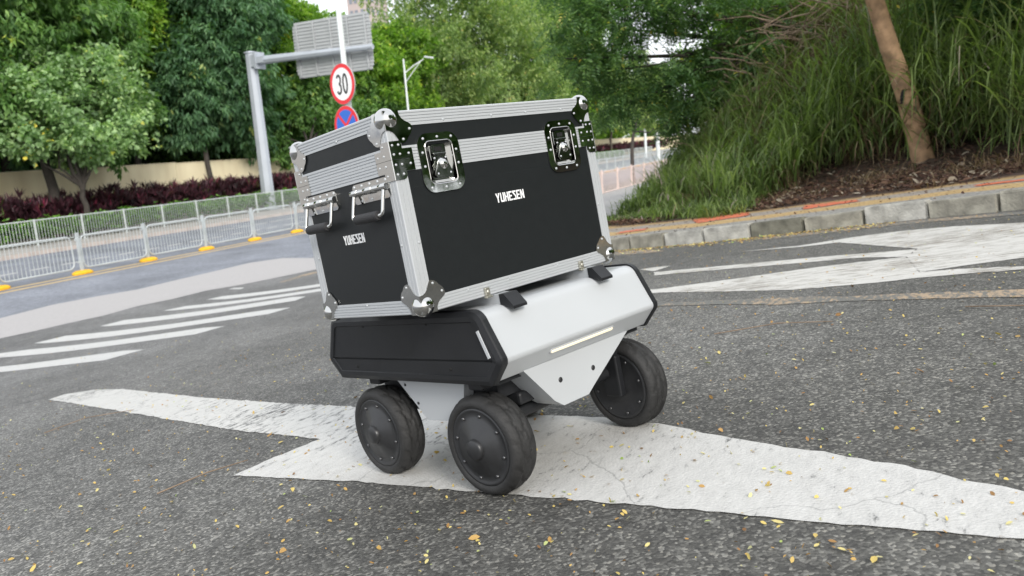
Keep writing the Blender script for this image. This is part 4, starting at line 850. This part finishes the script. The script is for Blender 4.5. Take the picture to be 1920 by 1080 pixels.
for i, pth in enumerate(([(4.0, -.35), (3.75, -.75), (3.7, -1.2), (3.85, -1.6)], [(3.95, .75), (4.0, .45), (3.97, .2)], [(2.02, 2.5), (2.2, 2.42), (2.36, 2.36)], [(3.0, 4.6), (3.25, 4.55), (3.4, 4.3)], [(11.0, -1.7), (11.2, -2.3), (11.4, -2.9)])):
    mb = MB(); o0 = pth[0]; f_ = (lambda x, y: zt(x, y)) if i < 4 else (lambda x, y: bz(x, y)+.1)
    mb.tube([(x, y, f_(x, y)+.008+.012*(k % 2)) for k, (x, y) in enumerate(pth)], [.003, .0026, .002, .0015][:len(pth)] if i < 4 else .012, 5)
    o = mb.build('twig', ['litter_twig']); tag(o, ['long thin curved twig on the asphalt toward the right edge', 'short twig on the asphalt just right of the robot body', 'straight thin twig on the asphalt below the left rear wheel', 'small twig near the tip of the big white road mark at left', 'fallen stick leaning on the mulch at the right edge'][i], 'twig')
# ------------------------------------------------------------------ robot frame (x across its front, y towards its rear, z up)
RR = Matrix(((0.930317, 0.3664227, 0.015639), (-0.3651472, 0.9214027, 0.1329836), (0.0343184, -0.1294274, 0.9909948)))
RT = Vector((1.821, 1.189, 2.603))
def frame(org):
    M = RR.to_4x4(); M.translation = RR @ Vector(org)+RT; return M
RO = (.5, .344, -1.135)
bot = empty('delivery_robot', None, 'white and black four wheeled delivery robot carrying a flight case down the sloping road', 'robot', M=frame(RO))
def rb(mb, name, mats, parent=None): return mb.build(name, mats, parent or bot, RO if (parent is None or parent is bot) else RO)
# profile of the body in (y, z)
def body_prof(off=0.):
    pts = [(.0, -.577)]
    def arc_(cy, cz, r, a0, a1, n=8): return [(cy+r*math.cos(math.radians(a0+(a1-a0)*k/n)), cz+r*math.sin(math.radians(a0+(a1-a0)*k/n))) for k in range(n+1)]
    r = .045; pts = arc_(-.018, -.577-r, r, 90, 162)          # rounded top front edge
    pts += arc_(-.090, -.716, .020, 163, 222, 4)              # widest line, softly rounded
    pts += [(-.072, -.764), (-.055, -.783)]
    back = [(.687-y, z) for y, z in pts[::-1]]
    P = pts+back
    if off:
        cy, cz = .3435, -.68; n = len(P); Q = []
        for i in range(n):
            a = Vector(P[i-1]); b = Vector(P[i]); c = Vector(P[(i+1) % n]); d = ((b-a).normalized()+(c-b).normalized()).normalized(); nn = Vector((d.y, -d.x))
            if nn.dot(b-Vector((cy, cz))) < 0: nn = -nn
            Q.append((b+nn*off)[:])
        P = Q
    return P
frx = lambda a, b, t: (t, a, b)
mb = MB(); mb.prism(body_prof(), frx, .165, .848, 0, sm_=False)
shell = rb(mb, 'body_shell', ['shell_white'])
for p in shell.data.polygons: p.use_smooth = abs(p.normal.x) < .5
md = shell.modifiers.new('b', 'BEVEL'); md.width = .004; md.segments = 2; md.limit_method = 'ANGLE'; md.angle_limit = math.radians(35)
wn = shell.modifiers.new('w', 'WEIGHTED_NORMAL')
def cover(x_in, x_out, name):
    s = 1 if x_out > x_in else -1
    mb = MB(); P0 = body_prof(.006); P1 = body_prof(.0045); P2 = body_prof(-.010); n = len(P0)
    xs = (x_in, x_out-s*.012, x_out-s*.006, x_out); rings = (P0, P0, P1, P2)
    vs = [(x, y, z) for x, R_ in zip(xs, rings) for y, z in R_]
    fs = [(k*n+i, k*n+(i+1) % n, (k+1)*n+(i+1) % n, (k+1)*n+i) for k in range(3) for i in range(n)]
    if s > 0: fs = [f[::-1] for f in fs]
    # recessed flat field inside the rim
    P3 = body_prof(-.024); P4 = body_prof(-.027); vs += [(x_out, y, z) for y, z in P3]+[(x_out-s*.004, y, z) for y, z in P4]
    fs += [(k*n+i, k*n+(i+1) % n, (k+1)*n+(i+1) % n, (k+1)*n+i) if s < 0 else (k*n+i, (k+1)*n+i, (k+1)*n+(i+1) % n, k*n+(i+1) % n) for k in (3, 4) for i in range(n)]
    mb.add(vs, fs); mb.add(vs, [tuple(5*n+i for i in range(n))]); mb.add(vs, [tuple(range(n))])
    return rb(mb, name, ['black_plastic'])
cl_ = cover(.165, .136, 'side_cover'); cr_ = cover(.848, .872, 'side_cover')
# screws, lens of the left cover
for (y, z) in ((.541, -.604), (.192, -.603), (.624, -.742), (.115, -.742)):
    mb = MB(); mb.dome((.1405, y, z), (-1, 0, 0), .0065, h=.5); rb(mb, 'screw', ['dark_gap'], cl_).matrix_parent_inverse = Matrix()
mb = MB()
pl = [(-.046+(-.030)*k/8, -.628-.078*k/8) for k in range(9)]
mb.prism(ribbon(pl, .0095), frx, .1325, .1405); rb(mb, 'side_lens', ['side_lens'], cl_)
# light bar in the undercut of the front
a = Vector((-.1095, -.727)); b = Vector((-.072, -.764)); d = (b-a).normalized(); nn = Vector((d.y, -d.x));
if nn.x > 0: nn = -nn
def fu(x, s, h): p = a+d*s+nn*h; return (x, p.x, p.y)
def stadium(x0, x1, s0, s1, n=8):
    r = (s1-s0)/2; c = (s0+s1)/2
    return [(x1-r+r*math.cos(t), c+r*math.sin(t)) for t in [(-.5+k/n)*math.pi for k in range(n+1)]]+[(x0+r+r*math.cos(t), c+r*math.sin(t)) for t in [(.5+k/n)*math.pi for k in range(n+1)]]
mb = MB(); mb.prism(stadium(.352, .650, .016, .036), lambda p, q, t: fu(p, q, t), -.001, .0015); rb(mb, 'light_bar_trim', ['shell_white'])
mb = MB(); mb.prism(stadium(.358, .644, .0205, .0315), lambda p, q, t: fu(p, q, t), .001, .004); rb(mb, 'light_bar', ['light_strip'])
# underside tray
mb = MB(); mb.box(.18, .84, -.03, .70, -.80, -.779); mb.box(.24, .77, .04, .64, -.86, -.80); rb(mb, 'chassis_tray', ['black_plastic'])
# white suspension brackets
mb = MB(); fb = [(.262, -.778), (.750, -.780), (.549, -.903), (.515, -.925), (.400, -.925), (.365, -.900)]
mb.prism(fb, lambda p, q, t: (p, t, q), -.062, .05); o = rb(mb, 'front_bracket', ['shell_white']); md = o.modifiers.new('b', 'BEVEL'); md.width = .005; md.segments = 2
for x, z in ((.555, -.851), (.404, -.846)):
    mb = MB(); mb.lathe([(.0085, 0), (.0085, .001), (.0003, .001)], (x, -.062, z), (0, -1, 0), 12); rb(mb, 'bolt_hole', ['rim_grey'], o)
mb = MB(); sbp = [(.520, -.783), (.424, -.876), (.366, -.935), (.180, -.928), (.165, -.87), (.135, -.783)]
mb.prism(sbp, lambda p, q, t: (t, p, q), .20, .30); o = rb(mb, 'side_bracket', ['shell_white']); md = o.modifiers.new('b', 'BEVEL'); md.width = .005; md.segments = 2
for y, z in ((.478, -.79), (.455, -.82), (.40, -.88)):
    mb = MB(); mb.lathe([(.005, 0), (.005, .002), (.0003, .002)], (.20, y, z), (-1, 0, 0), 10); rb(mb, 'bolt', ['rim_grey'], o)
mb = MB(); mb.prism([(1.006-0, 0)]and[(y, z) for y, z in sbp], lambda p, q, t: (t, p, q), .72, .78); rb(mb, 'side_bracket', ['shell_white'])
mb = MB(); mb.prism([(x, z) for x, z in fb], lambda p, q, t: (p, t, q), .64, .745); rb(mb, 'rear_bracket', ['shell_white'])
mb = MB(); mb.box(.30, .72, .02, .66, -.90, -.86, c=.01); mb.tube([(.24, .07, -.93), (.78, .07, -.93)], .022, 12); mb.tube([(.24, .60, -.93), (.78, .60, -.93)], .022, 12); rb(mb, 'axle_beam', ['black_plastic'])
# wheels
def wheel(cx, cy, cz, side, steer):
    t = empty('wheel', (0, 0, 0)); t.parent = bot
    t.location = (cx-RO[0], cy-RO[1], cz-RO[2]); t.rotation_euler = (0, 0, math.radians(steer)+(0 if side < 0 else math.pi))
    # outer face towards local -x
    Rt, Wd = .153, .098
    prf = [(.117, -Wd*.42), (.123, -Wd*.48), (.133, -Wd*.50), (.144, -Wd*.44), (.149, -Wd*.34)]+[(.1525+.0012*math.cos(k), -Wd*.26+k*Wd*.52/10) for k in range(11)]+[(.149, Wd*.34), (.144, Wd*.44), (.133, Wd*.50), (.123, Wd*.48), (.117, Wd*.42)]
    def disp(i, j):
        if 4 <= j <= 16:
            q = (i*1.0+abs(j-10)*1.6) % 12
            if q < 1.4: return -.006
            if j in (7, 13): return -.003
        return 0
    mb = MB(); mb.lathe(prf, (0, 0, 0), (1, 0, 0), 144, disp=disp); ty = mb.build('tyre', ['rubber'], t)
    mb = MB(); mb.lathe([(.1195, -Wd*.38), (.1185, -Wd*.45), (.112, -Wd*.465), (.108, -Wd*.43), (.088, -Wd*.45), (.084, -Wd*.50), (.045, -Wd*.57), (.041, -Wd*.62), (.0003, -Wd*.62)], (0, 0, 0), (1, 0, 0), 56)
    mb.lathe([(.1195, Wd*.38), (.1185, Wd*.45), (.110, Wd*.46), (.105, Wd*.42), (.05, Wd*.45), (.0003, Wd*.45)], (0, 0, 0), (1, 0, 0), 56)
    rim = mb.build('rim', ['rim_grey'], t)
    mb = MB(); mb.lathe([(.032, 0), (.031, .010), (.027, .014), (.0003, .014)], (-Wd*.62, 0, 0), (-1, 0, 0), 32); mb.build('hub_cap', ['rim_grey'], t)
    b0 = None
    for k in range(8):
        an = 2*math.pi*(k+.3)/8
        for sx in (-1, 1):
            mb = MB(); mb.lathe([(.0052, 0), (.0052, .003), (.004, .0045), (.0003, .0045)], (sx*Wd*.44, .098*math.cos(an), .098*math.sin(an)), (sx, 0, 0), 10)
            mb.build('wheel_bolt', ['bolt_steel'], t)
    mb = MB(); mb.box(Wd*.45, Wd*.45+.03, -.035, .035, -.03, .115, c=.006); mb.box(-.02, Wd*.45+.03, -.03, .03, .165, .19, c=.005); mb.box(Wd*.45+.004, Wd*.45+.026, -.028, .028, .10, .185)
    mb.build('knuckle', ['black_plastic'], t)
    return t
wheel(.195, .065, -.982, -1, 2); wheel(.195, .600, -.982, -1, 0); wheel(.822, .045, -.982, 1, -1); wheel(.815, .600, -.982, 1, 0)
# rails on the deck and their black end caps
for x in (.255, .648):
    mb = MB(); x0, x1 = x, x+.050
    pr = [(x0, -.577), (x1, -.577), (x1, -.5485), (x1-.019, -.5485), (x1-.019, -.554), (x0+.019, -.554), (x0+.019, -.5485), (x0, -.5485)]
    mb.prism(pr, lambda p, q, t: (p, t, q), -.030, .66); r_ = rb(mb, 'deck_rail', ['aluminium'])
    mb = MB(); xa, xb = x0-.002, x1+.002; zt_ = -.5475
    mb.add([(xa, -.030, -.578), (xb, -.030, -.578), (xb, -.030, zt_), (xa, -.030, zt_), (xa, -.084, -.592), (xb, -.084, -.592), (xb, -.050, zt_), (xa, -.050, zt_), (xa, -.084, -.584), (xb, -.084, -.584)],
           [(0, 3, 2, 1), (0, 1, 5, 4), (3, 7, 6, 2), (4, 5, 9, 8), (8, 9, 6, 7), (0, 4, 8, 7, 3), (1, 2, 6, 9, 5)])
    rb(mb, 'rail_end_cap', ['black_plastic'], r_)

# ------------------------------------------------------------------ flight case
W_, D_, H_ = .826, .514, .547
CO = (W_/2, D_/2, -H_)
case = empty('flight_case', None, 'black flight case with ribbed aluminium edges and chrome ball corners on the robot', 'flight case', M=frame(CO))
def cb(mb, name, mats, parent=None): return mb.build(name, mats, parent or case, CO)
e = .041
# black board panels (surface 2 mm behind the extrusions)
def panel(x0, x1, y0, y1, z0, z1, name): mb = MB(); mb.box(x0, x1, y0, y1, z0, z1); return cb(mb, name, ['case_board'])
holes = [(.106, .222), (.610, .726)]
panel(.004, W_-.004, .004, D_-.004, -.012, -.003, 'lid_top_board')
panel(.036, W_-.036, .0025, .010, -.097, -.038, 'lid_board'); panel(.036, W_-.036, D_-.010, D_-.0025, -.097, -.038, 'lid_board')
panel(.0025, .010, .036, D_-.036, -.097, -.038, 'lid_board'); panel(W_-.010, W_-.0025, .036, D_-.036, -.097, -.038, 'lid_board')
fb_ = empty('front_board', (0, 0, 0))
mb = MB(); mb.box(.036, W_-.036, .0025, .010, -.508, -.206)
xs_ = [.036, holes[0][0], holes[0][1], holes[1][0], holes[1][1], W_-.036]
for i in (0, 2, 4): mb.box(xs_[i], xs_[i+1], .0025, .010, -.2059, -.156)
bpy.data.objects.remove(fb_); cb(mb, 'body_board', ['case_board'])
panel(.036, W_-.036, D_-.010, D_-.0025, -.508, -.156, 'body_board'); panel(.0025, .010, .036, D_-.036, -.508, -.156, 'body_board'); panel(W_-.010, W_-.0025, .036, D_-.036, -.508, -.156, 'body_board')
panel(.004, W_-.004, .004, D_-.004, -H_+.003, -H_+.012, 'bottom_board')
panel(.02, W_-.02, .03, D_-.02, -.45, -.03, 'lining')
# ribbed L extrusions
def Lprof(w=e, t=.0034, nb=4, g=.0022):
    pts = []
    def leg():
        out = [(0.0025, 0)]
        for k in range(1, nb+1):
            c = w*k/(nb+1); out += [(c-.0015, 0), (c-.0009, g), (c+.0009, g), (c+.0015, 0)]
        return out+[(w, 0)]
    l = leg()
    return [(0, .0025)]+l+[(w, t), (t, t), (t, w)]+[(b, a) for a, b in l[::-1]]
LP = Lprof(); LV = Lprof(nb=2, g=.0014)
def extr(axis, corner, sg, a0, a1, name='edge_strip', parent=None):
    """axis 0/1/2; corner = other two coords; sg = inward signs"""
    def f(p, q, t):
        c = [0, 0, 0]; ax = [i for i in range(3) if i != axis]
        c[axis] = t; c[ax[0]] = corner[0]+sg[0]*p; c[ax[1]] = corner[1]+sg[1]*q; return tuple(c)
    mb = MB(); mb.prism(LV if axis == 2 else LP, f, a0, a1)
    return cb(mb, name, ['aluminium'])
for z, s in ((0, -1), (-H_, 1)):
    for y, sy in ((0, 1), (D_, -1)): extr(0, (y, z), (sy, s), .0, W_)
    for x, sx in ((0, 1), (W_, -1)): extr(1, (x, z), (sx, s), .0005, D_-.0005)
for x, sx in ((.0006, 1), (W_-.0006, -1)):
    for y, sy in ((.0006, 1), (D_-.0006, -1)):
        extr(2, (x, y), (sx, sy), -.097, -.036); extr(2, (x, y), (sx, sy), -.507, -.156)
# seam extrusions round the case: lid half and body half
def seam(face, x0, x1, z0, z1):
    n = 4; w = z1-z0; pts = [(0, z0)]
    for k in range(1, n): c = z0+w*k/n; pts += [(0, c-.0015), (.0022, c-.0009), (.0022, c+.0009), (0, c+.0015)]
    pts += [(0, z1), (.004, z1), (.004, z0)]
    fr = {'f': lambda p, q, t: (t, p, q), 'b': lambda p, q, t: (t, D_-p, q), 'l': lambda p, q, t: (p, t, q), 'r': lambda p, q, t: (W_-p, t, q)}[face]
    mb = MB(); mb.prism(pts, fr, x0, x1); return cb(mb, 'seam_strip', ['aluminium'])
for z0, z1 in ((-.1268, -.094), (-.1605, -.1278)):
    for a_, b_ in ((.002, holes[0][0]), (holes[0][1], holes[1][0]), (holes[1][1], W_-.002)): seam('f', a_, b_, z0, z1)
    seam('b', .002, W_-.002, z0, z1); seam('l', .002, D_-.002, z0, z1); seam('r', .002, D_-.002, z0, z1)
# face frames for plates: origin at a corner, u along the face inward, v downward/upward, n outward
def plate(mb, pts, o, u, v, n, t0=.0003, t1=.0019, m=0):
    o, u, v, n = map(Vector, (o, u, v, n)); return mb.prism(pts, lambda a, b, h: (o+u*a+v*b+n*h)[:], t0, t1, m)
half = [(.0, .050), (.010, .051), (.019, .0555), (.026, .063), (.032, .074), (.038, .0835), (.046, .086), (.056, .083), (.064, .077), (.069, .070)]
lobe = half+[(b, a) for a, b in half[::-1]]+[(0, 0)]
def ball_corner(cx, cy, cz):
    sx = 1 if cx < .1 else -1; sy = 1 if cy < .1 else -1; sz = -1 if cz > -.1 else 1
    mb = MB(); mb.sphere((cx+sx*.020, cy+sy*.020, cz+sz*.020), .0315, 0, 28)
    for o, u, v, n in (((cx, cy, cz), (sx, 0, 0), (0, 0, sz), (0, -sy, 0)), ((cx, cy, cz), (0, sy, 0), (0, 0, sz), (-sx, 0, 0)), ((cx, cy, cz), (sx, 0, 0), (0, sy, 0), (0, 0, -sz))):
        plate(mb, lobe, o, u, v, n)
    p = cb(mb, 'ball_corner', ['chrome'])
    for (o, u, v, n) in (((cx, cy, cz), (sx, 0, 0), (0, 0, sz), (0, -sy, 0)), ((cx, cy, cz), (0, sy, 0), (0, 0, sz), (-sx, 0, 0))):
        mb = MB(); o, u, v, n = map(Vector, (o, u, v, n))
        for a_, b_ in ((.073, .0525-.004), (.060, .0655), (.0525, .073)) if 0 else ((.0765, .050), (.050, .0765), (.0655, .0635)):
            if (a_, b_) == (.0655, .0635): continue
            mb.dome((o+u*a_+v*b_+n*.0019)[:], n, .0038, h=.75)
        cb(mb, 'rivets', ['aluminium'], p)['kind'] = 'stuff'
    return p
for cx in (0, W_):
    for cy in (0, D_):
        for cz in (0, -H_): ball_corner(cx, cy, cz)
up_ = [(0, -.079), (.034, -.079), (.039, -.085), (.039, -.100), (.071, -.100), (.071, -.1272), (0, -.1272)]
lo_ = [(0, -.1282), (.071, -.1282), (.071, -.160), (.041, -.160), (.041, -.172), (.036, -.179), (.028, -.182), (0, -.182)]
for cx, sx in ((0, 1), (W_, -1)):
    for cy, sy in ((0, 1), (D_, -1)):
        for pts, rv in ((up_, ((.029, -.090), (.029, -.1145), (.058, -.1145), (.009, -.09), (.009, -.1145))), (lo_, ((.029, -.142), (.058, -.142), (.029, -.168), (.009, -.142), (.009, -.168)))):
            mb = MB(); plate(mb, pts, (cx, cy, 0), (sx, 0, 0), (0, 0, 1), (0, -sy, 0), .0003, .0021); plate(mb, pts, (cx, cy, 0), (0, sy, 0), (0, 0, 1), (-sx, 0, 0), .0004, .0021)
            z0 = min(p[1] for p in pts); z1 = max(p[1] for p in pts)
            mb.tube([(cx-sx*.0002, cy-sy*.0002, z0), (cx-sx*.0002, cy-sy*.0002, z1)], .0024, 10)
            p = cb(mb, 'corner_brace', ['chrome'])
            mb = MB()
            for a_, b_ in rv:
                mb.dome((cx+sx*a_, cy-sy*.002, b_), (0, -sy, 0), .0036, h=.75)
                if a_ > .02: mb.dome((cx-sx*.002, cy+sy*a_, b_), (-sx, 0, 0), .0036, h=.75)
            cb(mb, 'rivets', ['aluminium'], p)['kind'] = 'stuff'
# single rivets along the strips
mb = MB()
for x in (.20, .385, .53, .69): mb.dome((x, 0, -.033), (0, -1, 0), .0036, h=.7)
for x in (.17, .335, .545, .70): mb.dome((x, 0, -H_+.031), (0, -1, 0), .0036, h=.7)
for y in (.245,): mb.dome((0, y, -.034), (-1, 0, 0), .0036, h=.7)
for y in (.265,): mb.dome((0, y, -H_+.034), (-1, 0, 0), .0036, h=.7)
for z in (-.355,): mb.dome((.034, 0, z), (0, -1, 0), .0036, h=.7); mb.dome((W_-.034, 0, z), (0, -1, 0), .0036, h=.7); mb.dome((0, .034, z), (-1, 0, 0), .0036, h=.7); mb.dome((0, D_-.034, z), (-1, 0, 0), .0036, h=.7)
o = cb(mb, 'strip_rivets', ['aluminium']); o['kind'] = 'stuff'
# recessed butterfly latches
def rrect(cx, cz, w, h, r, n=8):
    out = []
    for sx, sz, a0 in ((1, 1, 0), (-1, 1, 90), (-1, -1, 180), (1, -1, 270)):
        for k in range(n+1): a = math.radians(a0+90*k/n); out.append((cx+sx*(w/2-r)+r*math.cos(a), cz+sz*(h/2-r)+r*math.sin(a)))
    return out
def latch(cx, cz):
    t = empty('butterfly_latch', (cx-CO[0], 0-CO[1], cz-CO[2])); t.parent = case; LO = (cx, 0, cz)
    bl = lambda mb, name, mats: mb.build(name, mats, t, LO)
    A = rrect(cx, cz, .148, .163, .036); B_ = rrect(cx, cz, .094, .116, .016); n = len(A)
    mb = MB(); vs = [(a, -.0028, b) for a, b in A]+[(a, -.0028, b) for a, b in B_]+[(a, .0, b) for a, b in A]+[(a, -.0030, b) for a, b in rrect(cx, cz, .100, .122, .018)]+[(a, .016, b) for a, b in B_]+[(a, -.0038, b) for a, b in rrect(cx, cz, .0975, .1195, .017)]
    f = []
    for i in range(n):
        j = (i+1) % n; f += [(i, j, 3*n+j, 3*n+i), (3*n+i, 3*n+j, 5*n+j, 5*n+i), (5*n+i, 5*n+j, n+j, n+i), (i, 2*n+i, 2*n+j, j), (n+i, n+j, 4*n+j, 4*n+i)]
    mb.add(vs, f); mb.add([(a, .016, b) for a, b in B_], [tuple(range(n))[::-1]])
    dish = bl(mb, 'dish', ['chrome'])
    mb = MB(); z = -.1275; mb.box(cx-.0735, cx-.047, -.0032, -.0026, z-.0006, z+.0006); mb.box(cx+.047, cx+.0735, -.0032, -.0026, z-.0006, z+.0006); bl(mb, 'parting_line', ['dark_gap'])
    mb = MB()
    for dx, dz in ((-.05, .068), (0, .070), (.05, .068), (-.05, -.068), (0, -.070), (.05, -.068), (-.060, .030), (.060, .030), (-.060, -.008), (.060, -.008)): mb.dome((cx+dx, -.0028, cz+dz), (0, -1, 0), .0040, h=.75)
    bl(mb, 'rivets', ['aluminium'])['kind'] = 'stuff'
    # keeper with lip in the upper half
    mb = MB(); mb.prism(rrect(cx, cz+.037, .050, .026, .006, 3), lambda p, q, h: (p, h, q), .002, .016); mb.box(cx-.028, cx+.028, .008, .016, cz+.006, cz+.050, c=.002); mb.box(cx-.022, cx+.022, -.002, .002, cz+.020, cz+.026, c=.001); bl(mb, 'keeper', ['latch_chrome_dark'])
    mb = MB(); mb.box(cx-.014, cx+.012, .0015, .0022, cz+.031, cz+.043); mb.box(cx-.046, cx-.034, .006, .0155, cz-.03, cz+.035); bl(mb, 'slot', ['dark_gap'])
    # rotor plate, arm and folded butterfly key
    mb = MB(); mb.prism([(cx-.024, cz+.016), (cx+.024, cz+.016), (cx+.026, cz-.004), (cx+.038, cz-.030), (cx+.034, cz-.046), (cx-.034, cz-.046), (cx-.038, cz-.030), (cx-.026, cz-.004)], lambda p, q, h: (p, h, q), .001, .006); bl(mb, 'rotor_plate', ['latch_chrome_dark'])
    mb = MB(); mb.lathe([(.019, 0), (.018, .006), (.013, .008), (.012, .011), (.0003, .012)], (cx+.004, .001, cz-.006), (0, -1, 0), 24); bl(mb, 'rotor', ['chrome'])
    mb = MB(); mb.prism([(cx-.012, cz-.004), (cx+.020, cz-.004), (cx+.033, cz-.034), (cx+.027, cz-.042), (cx-.025, cz-.042), (cx-.033, cz-.034), (cx-.022, cz-.018)], lambda p, q, h: (p, h, q), -.0065, -.004)
    mb.tube([(cx-.026, -.006, cz-.040), (cx-.033, -.006, cz-.033), (cx-.014, -.006, cz+.004)], .0022, 8); bl(mb, 'butterfly_key', ['latch_chrome_dark'])
    mb = MB()
    for dx, dz in ((-.022, -.032), (.023, -.032), (.02, .012), (-.02, .012)): mb.dome((cx+dx, -.0062 if dz < 0 else .001, cz+dz), (0, -1, 0), .0034, h=.8)
    mb.box(cx-.030, cx+.030, .002, .008, cz-.056, cz-.049, c=.001); bl(mb, 'pins', ['aluminium'])['kind'] = 'stuff'
latch(.164, -.149); latch(.668, -.149)
# sprung handles on the left end
def handle(cy):
    t = empty('handle', (0-CO[0], cy-CO[1], -.192-CO[2])); t.parent = case; HO = (0, cy, -.192)
    bl = lambda mb, name, mats: mb.build(name, mats, t, HO)
    mb = MB(); pts = rrect(0, 0, .180, .056, .013, 5); mb.prism(pts, lambda p, q, h: (h, cy+p, -.1935+q), -.0018, .0024)
    mb.tube([(-.0085, cy-.088, -.190), (-.0085, cy+.088, -.190)], .0085, 16)
    for y0, y1 in ((-.088, -.055), (-.02, .02), (.055, .088)): mb.lathe([(.0093, y0), (.0105, y0+.002), (.0105, y1-.002), (.0093, y1)], (-.0085, cy, -.190), (0, 1, 0), 16)
    bl(mb, 'hinge_plate', ['chrome'])
    mb = MB()
    for y in (-.078, -.04, 0, .04, .078): mb.dome((-.0016, cy+y, -.1725), (-1, 0, 0), .0044, h=.8)
    for y in (-.05, .0, .05): mb.dome((-.0016, cy+y, -.2145), (-1, 0, 0), .004, h=.8)
    bl(mb, 'rivets', ['aluminium'])['kind'] = 'stuff'
    mb = MB(); zb = -.264; xb = -.030; yw = .074
    path = [(-.009, cy-yw, -.190), (-.016, cy-yw, -.212), (-.026, cy-yw, -.248)]+[(xb-.002+.004*math.cos(a_), cy-yw+.011*(1-math.cos(a_)), zb+.011*(1-math.sin(a_))) for a_ in [k*math.pi/12 for k in range(1, 7)]]
    path2 = [(x, 2*cy-y, z) for x, y, z in path[::-1]]
    mb.tube(path+path2, .0052, 10); bl(mb, 'handle_wire', ['chrome'])
    mb = MB(); L = .056; mb.lathe([(.0115, -L), (.0138, -L+.003)]+[(.0142, -L+.01+k*(2*L-.02)/6) for k in range(7)]+[(.0138, L-.003), (.0115, L)], (xb-.001, cy, zb), (0, 1, 0), 20); bl(mb, 'grip', ['grip_rubber'])
handle(.122); handle(.392)
# lettering
def letters(mb, s, place):
    """blocky capitals, unit height 1, width .72, stroke .22"""
    G_ = {
     'Y': [[(0, 1), (.20, 1), (.36, .60), (.52, 1), (.72, 1), (.45, .42), (.45, 0), (.27, 0), (.27, .42)]],
     'U': [[(0, 1), (.18, 1), (.18, .17), (.48, .17), (.48, 1), (.66, 1), (.66, .08), (.58, 0), (.08, 0), (0, .08)]],
     'H': [[(0, 0), (0, 1), (.18, 1), (.18, .58), (.48, .58), (.48, 1), (.66, 1), (.66, 0), (.48, 0), (.48, .42), (.18, .42), (.18, 0)]],
     'E': [[(0, 0), (0, 1), (.60, 1), (.60, .84), (.18, .84), (.18, .58), (.54, .58), (.54, .42), (.18, .42), (.18, .16), (.60, .16), (.60, 0)]],
     'S': [[(0, 1), (.62, 1), (.62, .84), (.24, .84), (.62, .40), (.62, 0), (0, 0), (0, .16), (.44, .16), (.44, .34), (0, .80)]],
     'N': [[(0, 0), (0, 1), (.20, 1), (.50, .36), (.50, 1), (.68, 1), (.68, 0), (.48, 0), (.18, .62), (.18, 0)]]}
    x = 0
    for ch in s:
        for p in G_[ch]: place(mb, [(x+a_, b_) for a_, b_ in p])
        x += max(a_ for p in G_[ch] for a_, b_ in p)+.13
    return x
tot = letters(MB(), 'YUHESEN', lambda mb, p: None)
sc_x = .120/tot
mb = MB(); letters(mb, 'YUHESEN', lambda m_, p: m_.prism(p, lambda a_, b_, h: (.343+a_*sc_x, h, -.2895+b_*.0275), .0012, .0026)); cb(mb, 'lettering', ['print_white'])
mb = MB(); letters(mb, 'YUHESEN', lambda m_, p: m_.prism(p, lambda a_, b_, h: (h, .318-a_*sc_x*.95, -.3285+b_*.0275), .0012, .0026)); cb(mb, 'lettering', ['print_white'])
# angle clips that hold the case down on the rails
for x in (.225, .640):
    mb = MB(); mb.box(x, x+.017, -.010, -.0005, -.546, -.522, c=.002); mb.box(x-.004, x+.021, -.014, -.0005, -.553, -.5465, c=.002); mb.dome((x+.0085, -.010, -.534), (0, -1, 0), .005)
    cb(mb, 'angle_clip', ['zinc'])
print('objects', len(bpy.data.objects), 'tris', sum(len(m.loop_triangles) if m.loop_triangles else sum(len(p.vertices)-2 for p in m.polygons) for m in bpy.data.meshes if len(m.polygons) < 20000))
